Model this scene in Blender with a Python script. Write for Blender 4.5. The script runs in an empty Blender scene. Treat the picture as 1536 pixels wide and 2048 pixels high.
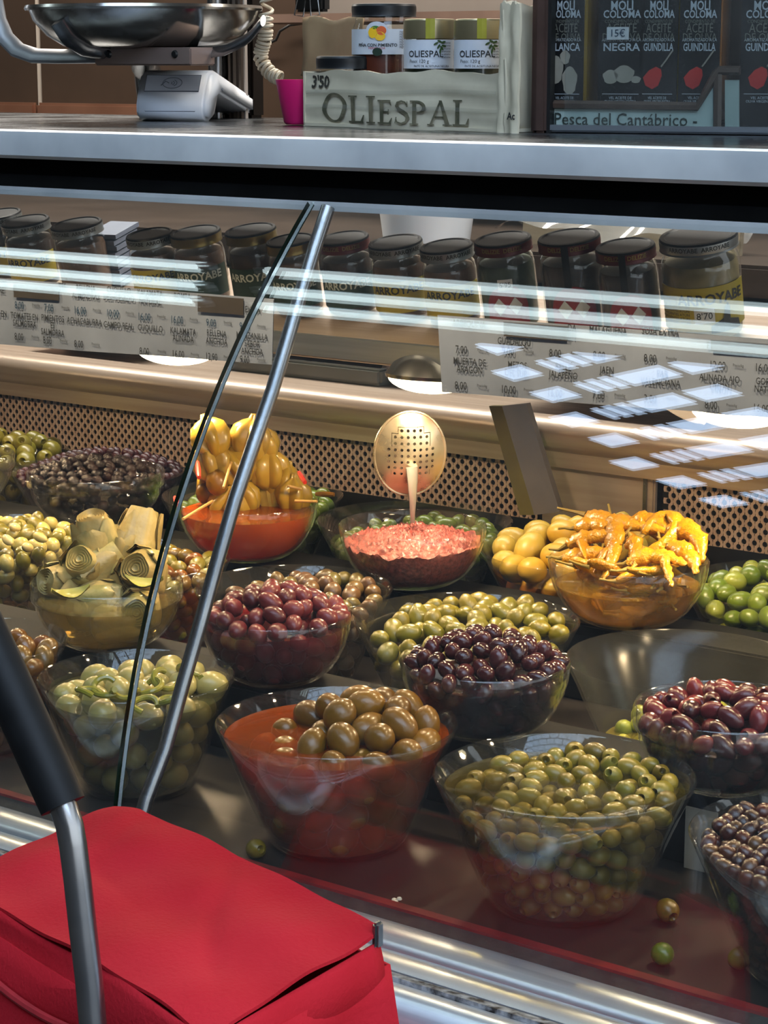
import bpy, bmesh, math, random
import numpy as np
from mathutils import Vector, Matrix, Euler

S = bpy.context.scene
COL = S.collection
random.seed(7)
# ---------------------------------------------------------------- camera
EYE = np.array([0., 0., 1.5])
FPX = 4300.0
PITCH = math.radians(11.8087)
YAW = math.radians(37.0173)
cd = bpy.data.cameras.new('camera')
cam = bpy.data.objects.new('camera', cd)
COL.objects.link(cam)
cd.sensor_fit = 'VERTICAL'
cd.sensor_height = 36.0
cd.lens = FPX / 2048 * 36.0
cd.clip_start = 0.05
cam.location = EYE
cam.rotation_euler = (math.pi / 2 - PITCH, 0, YAW)
S.camera = cam
# ---------------------------------------------------------------- world, exposure
W = bpy.data.worlds.new('hall_daylight')
S.world = W
W.use_nodes = True
W.node_tree.nodes['Background'].inputs[0].default_value = (0.84, 0.92, 1.0, 1)
W.node_tree.nodes['Background'].inputs[1].default_value = 2.5
S.view_settings.view_transform = 'Standard'
S.view_settings.look = 'None'
S.view_settings.gamma = 1.0
S.view_settings.use_curve_mapping = False
S.view_settings.exposure = 0.0
cy = S.cycles
cy.transparent_max_bounces = 40
cy.max_bounces = 7
cy.diffuse_bounces = 3
cy.glossy_bounces = 4
cy.transmission_bounces = 6
cy.volume_bounces = 0
cy.adaptive_threshold = 0.03
cy.caustics_reflective = False
cy.caustics_refractive = False
cy.sample_clamp_indirect = 6.0
SKYLIGHT = 8.5      # radiance of the roof panes, both the reflected band and the added field
TUBE = 6.5          # fluorescent tubes over the counter front
LAMP_W = 2.9        # each warm display lamp
CASE_W = 19.0       # all the fill spots added under the counter, inside the case


def area_light(name, loc, rot, sx, sy, watts, color, shape='RECTANGLE', spread=180):
    ld = bpy.data.lights.new(name, 'AREA')
    ld.shape = shape
    ld.size = sx
    if shape == 'RECTANGLE':
        ld.size_y = sy
    ld.energy = watts
    ld.color = color
    ld.spread = math.radians(spread)
    o = bpy.data.objects.new(name, ld)
    o.location = loc
    o.rotation_euler = rot
    COL.objects.link(o)
    return o


# unseen fill light added over the aisle to brighten the background
area_light('aisle_fill_light', (-2.6, 2.95, 2.45), (0, 0, 0), 3.2, .3, 90, (1, .92, .82))
# unseen spots added behind the valance to brighten price boards and bowls
for k_ in range(11):
    area_light('case_fill_spot', (-3.35 + .3 * k_, 2.05, 1.381), (0, 0, 0), .045, .045, CASE_W / 11, (1, .76, .46), 'DISK', spread=135)

# ---------------------------------------------------------------- picture-to-plane geometry
FWD = np.array([-math.sin(YAW) * math.cos(PITCH), math.cos(YAW) * math.cos(PITCH), -math.sin(PITCH)])
RGT = np.array([math.cos(YAW), math.sin(YAW), 0.])
UPV = np.cross(RGT, FWD)


def ray(x, y):
    return FWD + RGT * (x - 768) / FPX + UPV * (1024 - y) / FPX


def onZ(x, y, z):
    d = ray(x, y)
    return Vector(EYE + d * ((z - EYE[2]) / d[2]))


def onY(x, y, Y):
    d = ray(x, y)
    return Vector(EYE + d * (Y / d[1]))


def onP(x, y, p, n):
    d = ray(x, y)
    n = np.array(n)
    return Vector(EYE + d * (((np.array(p) - EYE) @ n) / (d @ n)))


# ---------------------------------------------------------------- materials
def lin(c):
    if isinstance(c, str):
        c = tuple(int(c[i:i + 2], 16) / 255 for i in (0, 2, 4))
    return tuple(v / 12.92 if v <= .04045 else ((v + .055) / 1.055) ** 2.4 for v in c[:3]) + (1.,)


def nodes_of(name):
    m = bpy.data.materials.new(name)
    m.use_nodes = True
    nt = m.node_tree
    b = nt.nodes['Principled BSDF']
    return m, nt, b


def N(nt, t, **kw):
    n = nt.nodes.new(t)
    for k, v in kw.items():
        if k in n.inputs.keys():
            n.inputs[k].default_value = v
        else:
            setattr(n, k, v)
    return n


def mat(name, c1, c2=None, rough=.5, metal=0., scale=30., bump=0., coat=0., detail=4., stretch=None, spec=.5, rough2=None, bscale=None):
    """principled surface whose colour wanders between two tones of the thing itself"""
    m, nt, b = nodes_of(name)
    b.inputs['Roughness'].default_value = rough
    b.inputs['Metallic'].default_value = metal
    b.inputs['Specular IOR Level'].default_value = spec
    b.inputs['Coat Weight'].default_value = coat
    b.inputs['Coat Roughness'].default_value = .08
    tc = N(nt, 'ShaderNodeTexCoord')
    src = tc.outputs['Object']
    if stretch:
        mp = N(nt, 'ShaderNodeMapping')
        mp.inputs['Scale'].default_value = stretch
        nt.links.new(src, mp.inputs[0])
        src = mp.outputs[0]
    nz = N(nt, 'ShaderNodeTexNoise', Scale=scale, Detail=detail)
    nt.links.new(src, nz.inputs['Vector'])
    if c2 is not None:
        r = N(nt, 'ShaderNodeValToRGB')
        r.color_ramp.elements[0].position = .36
        r.color_ramp.elements[1].position = .64
        r.color_ramp.elements[0].color = lin(c1)
        r.color_ramp.elements[1].color = lin(c2)
        nt.links.new(nz.outputs['Fac'], r.inputs[0])
        nt.links.new(r.outputs[0], b.inputs['Base Color'])
    else:
        b.inputs['Base Color'].default_value = lin(c1)
    if rough2 is not None:
        mr = N(nt, 'ShaderNodeMapRange')
        mr.inputs['From Min'].default_value = .35
        mr.inputs['From Max'].default_value = .65
        mr.inputs['To Min'].default_value = rough
        mr.inputs['To Max'].default_value = rough2
        nt.links.new(nz.outputs['Fac'], mr.inputs[0])
        nt.links.new(mr.outputs[0], b.inputs['Roughness'])
    if bump:
        nb = nz
        if bscale:
            nb = N(nt, 'ShaderNodeTexNoise', Scale=bscale, Detail=detail)
            nt.links.new(src, nb.inputs['Vector'])
        bp = N(nt, 'ShaderNodeBump', Strength=bump, Distance=.004)
        nt.links.new(nb.outputs['Fac'], bp.inputs['Height'])
        nt.links.new(bp.outputs[0], b.inputs['Normal'])
    return m


def skin(name, cols, rough=.28, scale=90., spots=.25, bump=.12, coat=.3):
    """olive or vegetable skin: each piece gets its own tone, with mottling"""
    m, nt, b = nodes_of(name)
    b.inputs['Roughness'].default_value = rough
    b.inputs['Coat Weight'].default_value = coat
    b.inputs['Coat Roughness'].default_value = .12
    b.inputs['Specular IOR Level'].default_value = .38
    oi = N(nt, 'ShaderNodeObjectInfo')
    r = N(nt, 'ShaderNodeValToRGB')
    e = r.color_ramp.elements
    while len(e) < len(cols):
        e.new(.5)
    for i, c in enumerate(cols):
        e[i].position = i / max(1, len(cols) - 1)
        e[i].color = lin(c)
    tc = N(nt, 'ShaderNodeTexCoord')
    ad = N(nt, 'ShaderNodeVectorMath', operation='ADD')
    nt.links.new(tc.outputs['Object'], ad.inputs[0])
    nt.links.new(oi.outputs['Location'], ad.inputs[1])
    nz = N(nt, 'ShaderNodeTexNoise', Scale=scale, Detail=3.)
    nt.links.new(ad.outputs[0], nz.inputs['Vector'])
    # random tone + mottling
    mr = N(nt, 'ShaderNodeMath', operation='MULTIPLY_ADD')
    nt.links.new(nz.outputs['Fac'], mr.inputs[0])
    mr.inputs[1].default_value = spots * 2
    mr2 = N(nt, 'ShaderNodeMath', operation='MULTIPLY_ADD')
    nt.links.new(oi.outputs['Random'], mr2.inputs[0])
    mr2.inputs[1].default_value = .9
    mr2.inputs[2].default_value = .05 - spots
    nt.links.new(mr2.outputs[0], mr.inputs[2])
    nt.links.new(mr.outputs[0], r.inputs[0])
    nt.links.new(r.outputs[0], b.inputs['Base Color'])
    if bump:
        nb = N(nt, 'ShaderNodeTexNoise', Scale=scale * 2.2, Detail=2.)
        nt.links.new(ad.outputs[0], nb.inputs['Vector'])
        bp = N(nt, 'ShaderNodeBump', Strength=bump, Distance=.003)
        nt.links.new(nb.outputs['Fac'], bp.inputs['Height'])
        nt.links.new(bp.outputs[0], b.inputs['Normal'])
    return m


def clear(name, tint=(1, 1, 1), gloss=1.0, ior=1.5, rough=.02, haze=0., hazecol=(.8, .8, .8)):
    """thin clear sheet: passes light, mirrors by Fresnel, optional film of grease and dust"""
    m = bpy.data.materials.new(name)
    m.use_nodes = True
    nt = m.node_tree
    nt.nodes.remove(nt.nodes['Principled BSDF'])
    out = nt.nodes['Material Output']
    tr = N(nt, 'ShaderNodeBsdfTransparent')
    tr.inputs[0].default_value = tuple(tint) + (1,)
    gl = N(nt, 'ShaderNodeBsdfGlossy', Roughness=rough)
    gl.inputs['Color'].default_value = (1, 1, 1, 1)
    fr = N(nt, 'ShaderNodeFresnel')
    ge = N(nt, 'ShaderNodeNewGeometry')      # light leaving a thin sheet mirrors like light entering it
    io = N(nt, 'ShaderNodeMapRange')
    io.inputs['To Min'].default_value = ior
    io.inputs['To Max'].default_value = 1 / ior
    nt.links.new(ge.outputs['Backfacing'], io.inputs[0])
    nt.links.new(io.outputs[0], fr.inputs['IOR'])
    mu = N(nt, 'ShaderNodeMath', operation='MULTIPLY')
    nt.links.new(fr.outputs[0], mu.inputs[0])
    mu.inputs[1].default_value = gloss
    mx = N(nt, 'ShaderNodeMixShader')
    nt.links.new(mu.outputs[0], mx.inputs[0])
    base = tr.outputs[0]
    if haze:
        df = N(nt, 'ShaderNodeBsdfDiffuse')
        df.inputs[0].default_value = tuple(hazecol) + (1,)
        tc = N(nt, 'ShaderNodeTexCoord')
        nz = N(nt, 'ShaderNodeTexNoise', Scale=14., Detail=6.)
        nt.links.new(tc.outputs['Object'], nz.inputs['Vector'])
        hm = N(nt, 'ShaderNodeMath', operation='MULTIPLY')
        nt.links.new(nz.outputs['Fac'], hm.inputs[0])
        hm.inputs[1].default_value = haze * 2
        m2 = N(nt, 'ShaderNodeMixShader')
        nt.links.new(hm.outputs[0], m2.inputs[0])
        nt.links.new(tr.outputs[0], m2.inputs[1])
        nt.links.new(df.outputs[0], m2.inputs[2])
        base = m2.outputs[0]
    nt.links.new(base, mx.inputs[1])
    nt.links.new(gl.outputs[0], mx.inputs[2])
    nt.links.new(mx.outputs[0], out.inputs['Surface'])
    return m


def brine_mat(name, col, density, murk=0., murkcol=None):
    """liquid with absorption inside; murk = share of suspended oil and pulp seen at its skin"""
    m = clear(name, (1, 1, 1), 1.0, 1.33, .03)
    nt = m.node_tree
    if murk:
        mx = [n for n in nt.nodes if n.bl_idname == 'ShaderNodeMixShader'][0]
        tr = [n for n in nt.nodes if n.bl_idname == 'ShaderNodeBsdfTransparent'][0]
        df = N(nt, 'ShaderNodeBsdfDiffuse')
        df.inputs[0].default_value = lin(murkcol or col)
        tl = N(nt, 'ShaderNodeBsdfTranslucent')
        tl.inputs[0].default_value = lin(murkcol or col)
        m3 = N(nt, 'ShaderNodeMixShader')
        m3.inputs[0].default_value = .5
        nt.links.new(df.outputs[0], m3.inputs[1])
        nt.links.new(tl.outputs[0], m3.inputs[2])
        m2 = N(nt, 'ShaderNodeMixShader')
        m2.inputs[0].default_value = murk
        nt.links.new(tr.outputs[0], m2.inputs[1])
        nt.links.new(m3.outputs[0], m2.inputs[2])
        nt.links.new(m2.outputs[0], mx.inputs[1])
    va = N(nt, 'ShaderNodeVolumeAbsorption', Density=density)
    va.inputs['Color'].default_value = lin(col)
    nt.links.new(va.outputs[0], nt.nodes['Material Output'].inputs['Volume'])
    return m


def glow(name, col, strength):
    m, nt, b = nodes_of(name)
    b.inputs['Base Color'].default_value = lin(col)
    b.inputs['Emission Color'].default_value = lin(col)
    b.inputs['Emission Strength'].default_value = strength
    return m


M = dict(
    steel=mat('brushed_steel', '9aa3ad', 'b4bcc4', .38, .85, 6, .05, stretch=(.3, 12, 12), rough2=.3),
    steel_worn=mat('worn_counter_steel', 'b0b6ba', 'd0d5d7', .42, .2, 7, .06, rough2=.3),
    steel_top=mat('counter_top_dim_reflection', '4c4f52', '6a6d70', .2, .9, 9, .05, rough2=.32),  # dark reflection of the back wall put into the steel colour
    steel_warm=mat('case_steel', 'b7a290', 'c9b7a6', .36, .5, 9, .04, stretch=(.3, 8, 8)),
    rail=mat('rail_aluminium', 'b4bcc4', 'd4dade', .3, .75, 12, .03, stretch=(.2, 10, 10)),
    perf=mat('perforated_steel', 'c4a592', 'd4b8a6', .42, .3, 40),
    tube_steel=mat('polished_tube', '77797c', '8c8c8c', .25, .95, 14),
    black=mat('black_paint', '0a0b0c', '131415', .45, 0, 20),
    valance=mat('matt_black_valance', '060606', '0a0a0a', .9, 0, 20, spec=.04),
    gasket=mat('black_sealant', '0a0a09', '24211c', .7, 0, 60, .6),
    dirt=mat('grimy_sealant', '1a1815', '8b8f90', .7, 0, 90, .6),
    red_edge=mat('red_deck_edge', '7a1f20', '5a1618', .4, 0, 30),
    deck=mat('dark_deck_steel', '14110f', '1e1917', .45, .1, 5, .03, rough2=.55),
    riser=mat('black_riser', '0a0b0b', '131312', .7, 0, 15, spec=.15),
    paper=mat('price_paper', '6b7487', '778195', .6, 0, 12, .1),
    ink=mat('print_ink', '1c2026', rough=.6),
    inkblue=mat('blue_print_ink', '15344e', rough=.6),
    tape=mat('brown_tape', '302b26', '3a342e', .5, 0, 12),
    cardboard=mat('grey_cardboard', 'c2b9a2', 'd2cab4', .8, 0, 14, .35),
    cardboard_brown=mat('brown_cardboard', '94795a', 'a68b69', .8, 0, 14, .3),
    white_plastic=mat('white_plastic', 'e4e8ef', 'edf0f5', .38, 0, 10),
    grey_line=mat('grey_print', '6d7480', rough=.5),
    pink=mat('pink_plastic', 'd01a68', 'dc2273', .35, 0, 10),
    cord=mat('cream_cord', 'b8ab95', 'cdc2ad', .5, 0, 40),
    wall_steel=mat('brown_steel_wall', '4a3c33', '5c4a3e', .35, .6, 3, .02, rough2=.28),
    wall_grey=mat('grey_backwall', '625a54', '6c645d', .5, .1, 5),
    copper=mat('copper_band', '8e6450', '9d715b', .3, .7, 8),
    joint=mat('joint_filler', '8d8379', rough=.6),
    red_cloth=mat('red_canvas', 'a81722', 'b01d29', .85, 0, 9, .25, bscale=260, spec=.15),
    red_trim=mat('dark_red_binding', '8f141d', 'a31a24', .8, 0, 60, .2),
    grip=mat('black_grip', '08090a', '0e0f10', .55, 0, 50, spec=.2),
    glass=clear('case_glass', (.968, .978, .972), 1.0, 1.52, .0, .006, (.75, .8, .8)),
    glass_edge=mat('green_glass_edge', '07150f', '14241b', .15, 0, 20),
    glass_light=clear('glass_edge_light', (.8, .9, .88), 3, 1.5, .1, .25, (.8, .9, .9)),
    bowl=clear('bowl_glass', (.965, .97, .955), 1.05, 1.5, .05, .008, (.75, .75, .68)),
    bowl_used=clear('greasy_bowl_glass', (.94, .94, .91), .4, 1.5, .16, .022, (.4, .38, .32)),
    jar_glass=clear('jar_glass', (.93, .95, .93), 1.0, 1.5, .02),
    cab_glass=clear('cabinet_glass', (.9, .93, .93), .9, 1.5, .01, .02),
    film=clear('plastic_film', (.9, .92, .92), 2.2, 1.5, .12, .18, (.8, .82, .82)),
)

# ---------------------------------------------------------------- mesh building


class MB:
    def __init__(s):
        s.v = []
        s.f = []

    def add(s, vs, fs, mtx=None):
        o = len(s.v)
        s.v += [tuple(mtx @ Vector(v)) for v in vs] if mtx is not None else [tuple(v) for v in vs]
        s.f += [tuple(i + o for i in f) for f in fs]
        return s

    def box(s, c, d, mtx=None, bev=0.):
        x, y, z = (k / 2 for k in d)
        if bev:
            b = min(bev, x * .9, y * .9, z * .9)
            bm = bmesh.new()
            bmesh.ops.create_cube(bm, size=1)
            for v in bm.verts:
                v.co = Vector((v.co.x * d[0], v.co.y * d[1], v.co.z * d[2]))
            bmesh.ops.bevel(bm, geom=bm.edges[:], offset=b, segments=2, affect='EDGES')
            bm.verts.index_update()
            vs = [v.co + Vector(c) for v in bm.verts]
            fs = [[v.index for v in f.verts] for f in bm.faces]
            bm.free()
            return s.add(vs, fs, mtx)
        vs = [(c[0] + i * x, c[1] + j * y, c[2] + k * z) for i in (-1, 1) for j in (-1, 1) for k in (-1, 1)]
        return s.add(vs, [(0, 1, 3, 2), (4, 6, 7, 5), (0, 4, 5, 1), (2, 3, 7, 6), (0, 2, 6, 4), (1, 5, 7, 3)], mtx)

    def lathe(s, prof, n=32, mtx=None, close=False, fr=None):
        """profile of (radius, height); radius 0 closes to a point"""
        vs, fs, rows = [], [], []
        for k, (r, z) in enumerate(prof):
            if abs(r) < 1e-6:
                rows.append([len(vs)])
                vs.append((0, 0, z))
            else:
                rows.append(list(range(len(vs), len(vs) + n)))
                for i in range(n):
                    a = 2 * math.pi * i / n
                    q = r * (fr(a, k) if fr else 1)
                    vs.append((q * math.cos(a), q * math.sin(a), z))
        for a, b in zip(rows, rows[1:] + ([rows[0]] if close else [])):
            for i in range(n):
                j = (i + 1) % n
                q = [a[i % len(a)], a[j % len(a)], b[j % len(b)], b[i % len(b)]]
                q = list(dict.fromkeys(q))
                if len(q) > 2:
                    fs.append(q)
        return s.add(vs, fs, mtx)

    def tube(s, pts, rad, n=10, mtx=None, caps=True, flat=None):
        pts = [Vector(p) for p in pts]
        m = len(pts)
        rr = rad if isinstance(rad, (list, tuple)) else [rad] * m
        vs, fs = [], []
        up = None
        for i, p in enumerate(pts):
            t = (pts[min(i + 1, m - 1)] - pts[max(i - 1, 0)]).normalized()
            if up is None:
                up = t.orthogonal().normalized()
            up = (up - t * up.dot(t)).normalized()
            w = t.cross(up)
            for k in range(n):
                a = 2 * math.pi * k / n
                vs.append(p + (up * math.cos(a) + w * math.sin(a) * (flat or 1)) * rr[i])
        for i in range(m - 1):
            for k in range(n):
                j = (k + 1) % n
                fs.append((i * n + k, i * n + j, (i + 1) * n + j, (i + 1) * n + k))
        if caps:
            fs.append(tuple(range(n))[::-1])
            fs.append(tuple(range((m - 1) * n, m * n)))
        return s.add(vs, fs, mtx)

    def prism(s, poly, x0, x1, mtx=None, open_=False):
        """polygon in the YZ plane drawn out along X"""
        n = len(poly)
        vs = [(x0, y, z) for y, z in poly] + [(x1, y, z) for y, z in poly]
        fs = [(i, (i + 1) % n, n + (i + 1) % n, n + i) for i in range(n - (1 if open_ else 0))]
        if not open_:
            fs += [tuple(range(n))[::-1], tuple(range(n, 2 * n))]
        return s.add(vs, fs, mtx)

    def grid(s, fn, nu, nv, mtx=None):
        vs = [fn(i / nu, j / nv) for j in range(nv + 1) for i in range(nu + 1)]
        fs = [(j * (nu + 1) + i, j * (nu + 1) + i + 1, (j + 1) * (nu + 1) + i + 1, (j + 1) * (nu + 1) + i) for j in range(nv) for i in range(nu)]
        return s.add(vs, fs, mtx)

    def mesh(s, name, m=None, smooth=True, angle=.6):
        me = bpy.data.meshes.new(name)
        me.from_pydata(s.v, [], s.f)
        bm = bmesh.new()
        bm.from_mesh(me)
        bmesh.ops.recalc_face_normals(bm, faces=bm.faces[:])
        if smooth:
            for f in bm.faces:
                f.smooth = True
            for e in bm.edges:
                if len(e.link_faces) == 2 and e.calc_face_angle(0) > angle:
                    e.smooth = False
        bm.to_mesh(me)
        bm.free()
        if m is not None:
            me.materials.append(m)
        return me


def put(name, mb, m=None, parent=None, smooth=True, angle=.6, loc=None, rot=None):
    me = mb.mesh(name, m, smooth, angle) if isinstance(mb, MB) else mb
    o = bpy.data.objects.new(name, me)
    COL.objects.link(o)
    if parent is not None:
        o.parent = parent
    if loc is not None:
        o.location = loc
    if rot is not None:
        o.rotation_euler = rot
    return o


def tag(o, label=None, cat=None, group=None, kind=None):
    for k, v in (('label', label), ('category', cat), ('group', group), ('kind', kind)):
        if v:
            o[k] = v
    return o


def thing(name, label, cat, loc=(0, 0, 0), rot=(0, 0, 0), group=None):
    o = bpy.data.objects.new(name, None)
    o.empty_display_size = .02
    COL.objects.link(o)
    o.location = loc
    o.rotation_euler = rot
    return tag(o, label, cat, group)


def clone(o, label=None, group=None, parent=None):
    c = o.copy()
    COL.objects.link(c)
    c.parent = parent
    if label:
        c['label'] = label
    if group:
        c['group'] = group
    for ch in list(o.children):
        clone(ch, parent=c)
    return c


TXT = {}


def text_verts(s, size, bold=0.):
    key = (s, round(size, 5), bold)
    if key not in TXT:
        cu = bpy.data.curves.new('t', 'FONT')
        cu.body = s
        cu.size = size
        cu.align_x = 'CENTER'
        cu.align_y = 'CENTER'
        cu.resolution_u = 2
        cu.offset = bold * size
        o = bpy.data.objects.new('t', cu)
        me = bpy.data.meshes.new_from_object(o)
        TXT[key] = ([v.co.copy() for v in me.vertices], [tuple(p.vertices) for p in me.polygons])
        bpy.data.objects.remove(o)
        bpy.data.curves.remove(cu)
        bpy.data.meshes.remove(me)
    return TXT[key]


def fit_width(s, size, bold, width):
    """squeeze that makes a word as wide as asked"""
    xs = [v.x for v in text_verts(s, size, bold)[0]]
    return width / max(1e-6, max(xs) - min(xs))


def lettering(items, m, parent, fn=None, name='lettering', mtx=None):
    """flat print: items of (string, x, y, size[, bold, squeeze]); fn maps (x, y) onto the surface"""
    mb = MB()
    for it in items:
        s, x, y, size = it[:4]
        bold = it[4] if len(it) > 4 else 0
        sq = it[5] if len(it) > 5 else 1
        vs, fs = text_verts(s, size, bold)
        vs = [(v.x * sq + x, v.y + y) for v in vs]
        mb.add([fn(*v) if fn else (v[0], v[1], 0) for v in vs], fs, mtx)
    return put(name, mb, m, parent, smooth=False)


# ---------------------------------------------------------------- the market hall
st = lambda o: tag(o, kind='structure')
st(put('floor', MB().box((-3, -1.5, -.05), (24, 17, .1)), mat('hall_floor', '4a453f', '544e48', .5, 0, 2)))
hall_wall = mat('hall_wall', '2e2a27', '38332f', .7, 0, .8)
st(put('wall_front', MB().box((-3, -9.6, 4), (24, .2, 8)), hall_wall))
st(put('wall_left', MB().box((-14.6, -1.5, 4), (.2, 17, 8)), hall_wall))
ROOF = 7.5
roof_m = mat('roof_boards', '4a4540', '3c3834', .7, 0, 1.5)
st(put('ceiling', MB().box((-3, -1.6, ROOF + .12), (24, 16.4, .1)), roof_m))
pane_m = glow('skylight_and_fill_pane', 'c6dfff', SKYLIGHT)
U = Vector((.76, .65, 0)).normalized()
V = Vector((.65, -.76, 0)).normalized()


def skylight(rows, label):
    t = thing('roof_skylight_and_fill', label, 'skylight', (0, 0, ROOF + .04), group=None)
    for v, u0, segs, dep in rows:
        for a, b in segs:
            c = U * (u0 + (a + b) / 2) + V * v
            mtx = Matrix.Translation((c.x, c.y, 0)) @ Matrix.Rotation(math.atan2(U.y, U.x), 4, 'Z')
            put('pane', MB().box((0, 0, 0), (b - a, dep, .02), mtx), pane_m, t)
            fr = MB()
            for sgn in (-1, 1):
                fr.box((sgn * ((b - a) / 2 + .008), 0, 0), (.015, dep + .03, .05), mtx)
                fr.box((0, sgn * (dep / 2 + .008), 0), (b - a, .015, .05), mtx)
            put('pane_frame', fr, roof_m, t)


seg = [(0, .3), (.42, .5), (.52, .62), (.64, .74), (.76, 1.18), (1.24, 1.55)]
rows = []
for k in range(8):
    v = -3.05 + .345 * k
    u0 = -5.0 - .22 * k if k < 6 else -6.25
    rows.append((v, u0 - (.1 if k % 2 else 0), seg if k < 6 else seg + [(1.65, 1.95), (2.0, 2.3)], .165))
skylight(rows, 'band of small roof windows high over the hall')
skylight([(1.6 + .95 * k, -4.6 + .5 * k, [(.0 + 1.1 * j, 1.02 + 1.1 * j) for j in range(9)], .84) for k in range(9)], 'unseen glowing roof field added to brighten the customer side')  # extra glowing panes added as fill, kept clear of the glass reflection

# ---------------------------------------------------------------- tube fixture over the counter front
TZ = 2.85


def refl_x(x0, x1):
    return x0, x1


for k, (yy, ln) in enumerate(((1.36, 0), (1.255, .03), (1.165, .06))):
    for j, (xa, xb) in enumerate(((-6.2, -3.02 - ln), (-2.84 - ln, .9))):
        t = thing('fluorescent_tube', 'white strip tube number %s from the stall front, %s run over the counter' % (('one', 'two', 'three')[k], ('left', 'right')[j]), 'lamp', ((xa + xb) / 2, yy, TZ))
        h = (xb - xa) / 2
        put('tube', MB().tube([(-h, 0, 0), (h, 0, 0)], .021, 10), glow('tube_light', 'e6fbff', TUBE), t)
        put('reflector', MB().prism([(-.02, .018), (.02, .018), (.016, .036), (-.016, .036)], -h, h), M['steel'], t)
        for sx in (-1, 1):
            put('end_cap', MB().box((sx * (h + .012), 0, 0), (.03, .03, .035)), M['white_plastic'], t)
st(put('canopy', MB().box((-2.6, 1.9, TZ + .09), (9, 1.7, .08)), mat('canopy_panel', '3a3632', '2e2b28', .6)))

# ---------------------------------------------------------------- display case
ZD = .686
X0, X1 = -4.2, .9
case = thing('display_case', 'long refrigerated glass display case holding the bowls of olives', 'display case', (0, 0, 0))
GP = [-0.041, 0.445, -0.434, 0.142, 1.472]
gy = lambda z: float(np.polyval(GP, z))


def pane(xa, xb):
    zs = np.linspace(.684, 1.352, 30)
    out = [(gy(z), z) for z in zs]
    ins = []
    for z in zs:
        d = (gy(z + .01) - gy(z - .01)) / .02
        n = np.array([1., -d]) / math.hypot(1, d)
        ins.append((gy(z) + n[0] * .006, z + n[1] * .006))
    g = MB()
    n = len(zs)
    for prof in (out, ins):
        g.prism(prof, xa, xb, open_=True)
    p = put('glass_pane', g, M['glass'], case)
    for x in (xa, xb):
        e = MB()
        o = len(e.v)
        e.v += [(x, y, z) for y, z in out] + [(x, y, z) for y, z in ins]
        e.f += [(o + i, o + i + 1, o + n + i + 1, o + n + i) for i in range(n - 1)]
        put('pane_edge', e, M['glass_edge'], p)
    return p


XJ = -1.483
pane(X0, XJ - .0035)
pr = pane(XJ + .0025, X1)
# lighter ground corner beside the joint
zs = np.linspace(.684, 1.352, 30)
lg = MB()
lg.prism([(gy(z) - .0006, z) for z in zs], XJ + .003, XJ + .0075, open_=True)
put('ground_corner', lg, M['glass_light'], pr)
# polished support tube just inside the joint



def onX(x, y, X):
    d = ray(x, y)
    return Vector(EYE + d * (X / d[0]))


tpts = [onX(*q, XJ + .02) for q in ((276, 1660), (292, 1600), (330, 1500), (364, 1375), (400, 1250), (434, 1125), (470, 1000), (507, 890), (545, 780), (573, 685), (602, 585), (628, 500), (656, 415))]
put('support_tube', MB().tube(tpts, .0078, 14), M['tube_steel'], case)
# deck, sealant, rails
put('deck', MB().prism([(1.598, ZD), (2.78, ZD), (2.78, ZD - .03), (1.598, ZD - .03)], X0, X1), M['deck'], case)
put('deck_edge', MB().prism([(1.590, ZD + .004), (1.602, ZD + .004), (1.602, ZD - .02), (1.590, ZD - .02)], X0, X1), M['red_edge'], case)
put('sealant', MB().prism([(1.578, ZD - .006), (1.590, ZD + .001), (1.590, ZD - .02), (1.578, ZD - .02)], X0, X1), M['gasket'], case)


def arcs(y0, z0, y1, z1, bulge, n=8):
    out = []
    for i in range(n + 1):
        t = i / n
        out.append((y0 + (y1 - y0) * t, z0 + (z1 - z0) * t + bulge * math.sin(math.pi * t)))
    return out


inner = [(1.579, ZD - .03)] + [(1.579, ZD - .006)] + arcs(1.572, ZD - .004, 1.543, ZD - .012, .003) + arcs(1.541, ZD - .016, 1.512, ZD - .02, .004) + [(1.512, ZD - .04)]
put('front_rail', MB().prism(inner, X0, X1), M['rail'], case, angle=.9)
put('pane_sealant', MB().prism([(1.511, ZD - .021), (1.497, ZD - .018), (1.495, ZD - .03), (1.511, ZD - .04)], X0, X1), M['dirt'], case)
outer = [(1.496, ZD - .03)] + arcs(1.495, ZD - .022, 1.452, ZD - .05, .012) + arcs(1.448, ZD - .056, 1.444, ZD - .1, 0.0) + [(1.489, ZD - .1)]
put('outer_rail', MB().prism(outer, X0, X1), M['rail'], case, angle=.9)
put('front_panel', MB().prism([(1.455, ZD - .1), (1.48, ZD - .1), (1.48, .1), (1.455, .1)], X0, X1), M['steel'], case)
put('plinth', MB().prism([(1.52, .1), (2.7, .1), (2.7, 0), (1.52, 0)], X0, X1), M['black'], case)
# valance above the glass
put('glass_channel', MB().prism([(1.842, 1.342), (1.848, 1.342), (1.86, 1.352), (1.86, 1.352), (1.842, 1.352)], X0, X1), M['steel_worn'], case)
put('valance', MB().prism([(1.862, 1.385), (1.88, 1.385), (1.88, 1.345), (1.862, 1.345)], X0, X1), M['valance'], case)
put('valance_lip', MB().prism([(1.8435, 1.3525), (1.88, 1.3525), (1.88, 1.366), (1.852, 1.366)], X0, X1), M['valance'], case)
# perforated back
PY = 2.77


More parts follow.
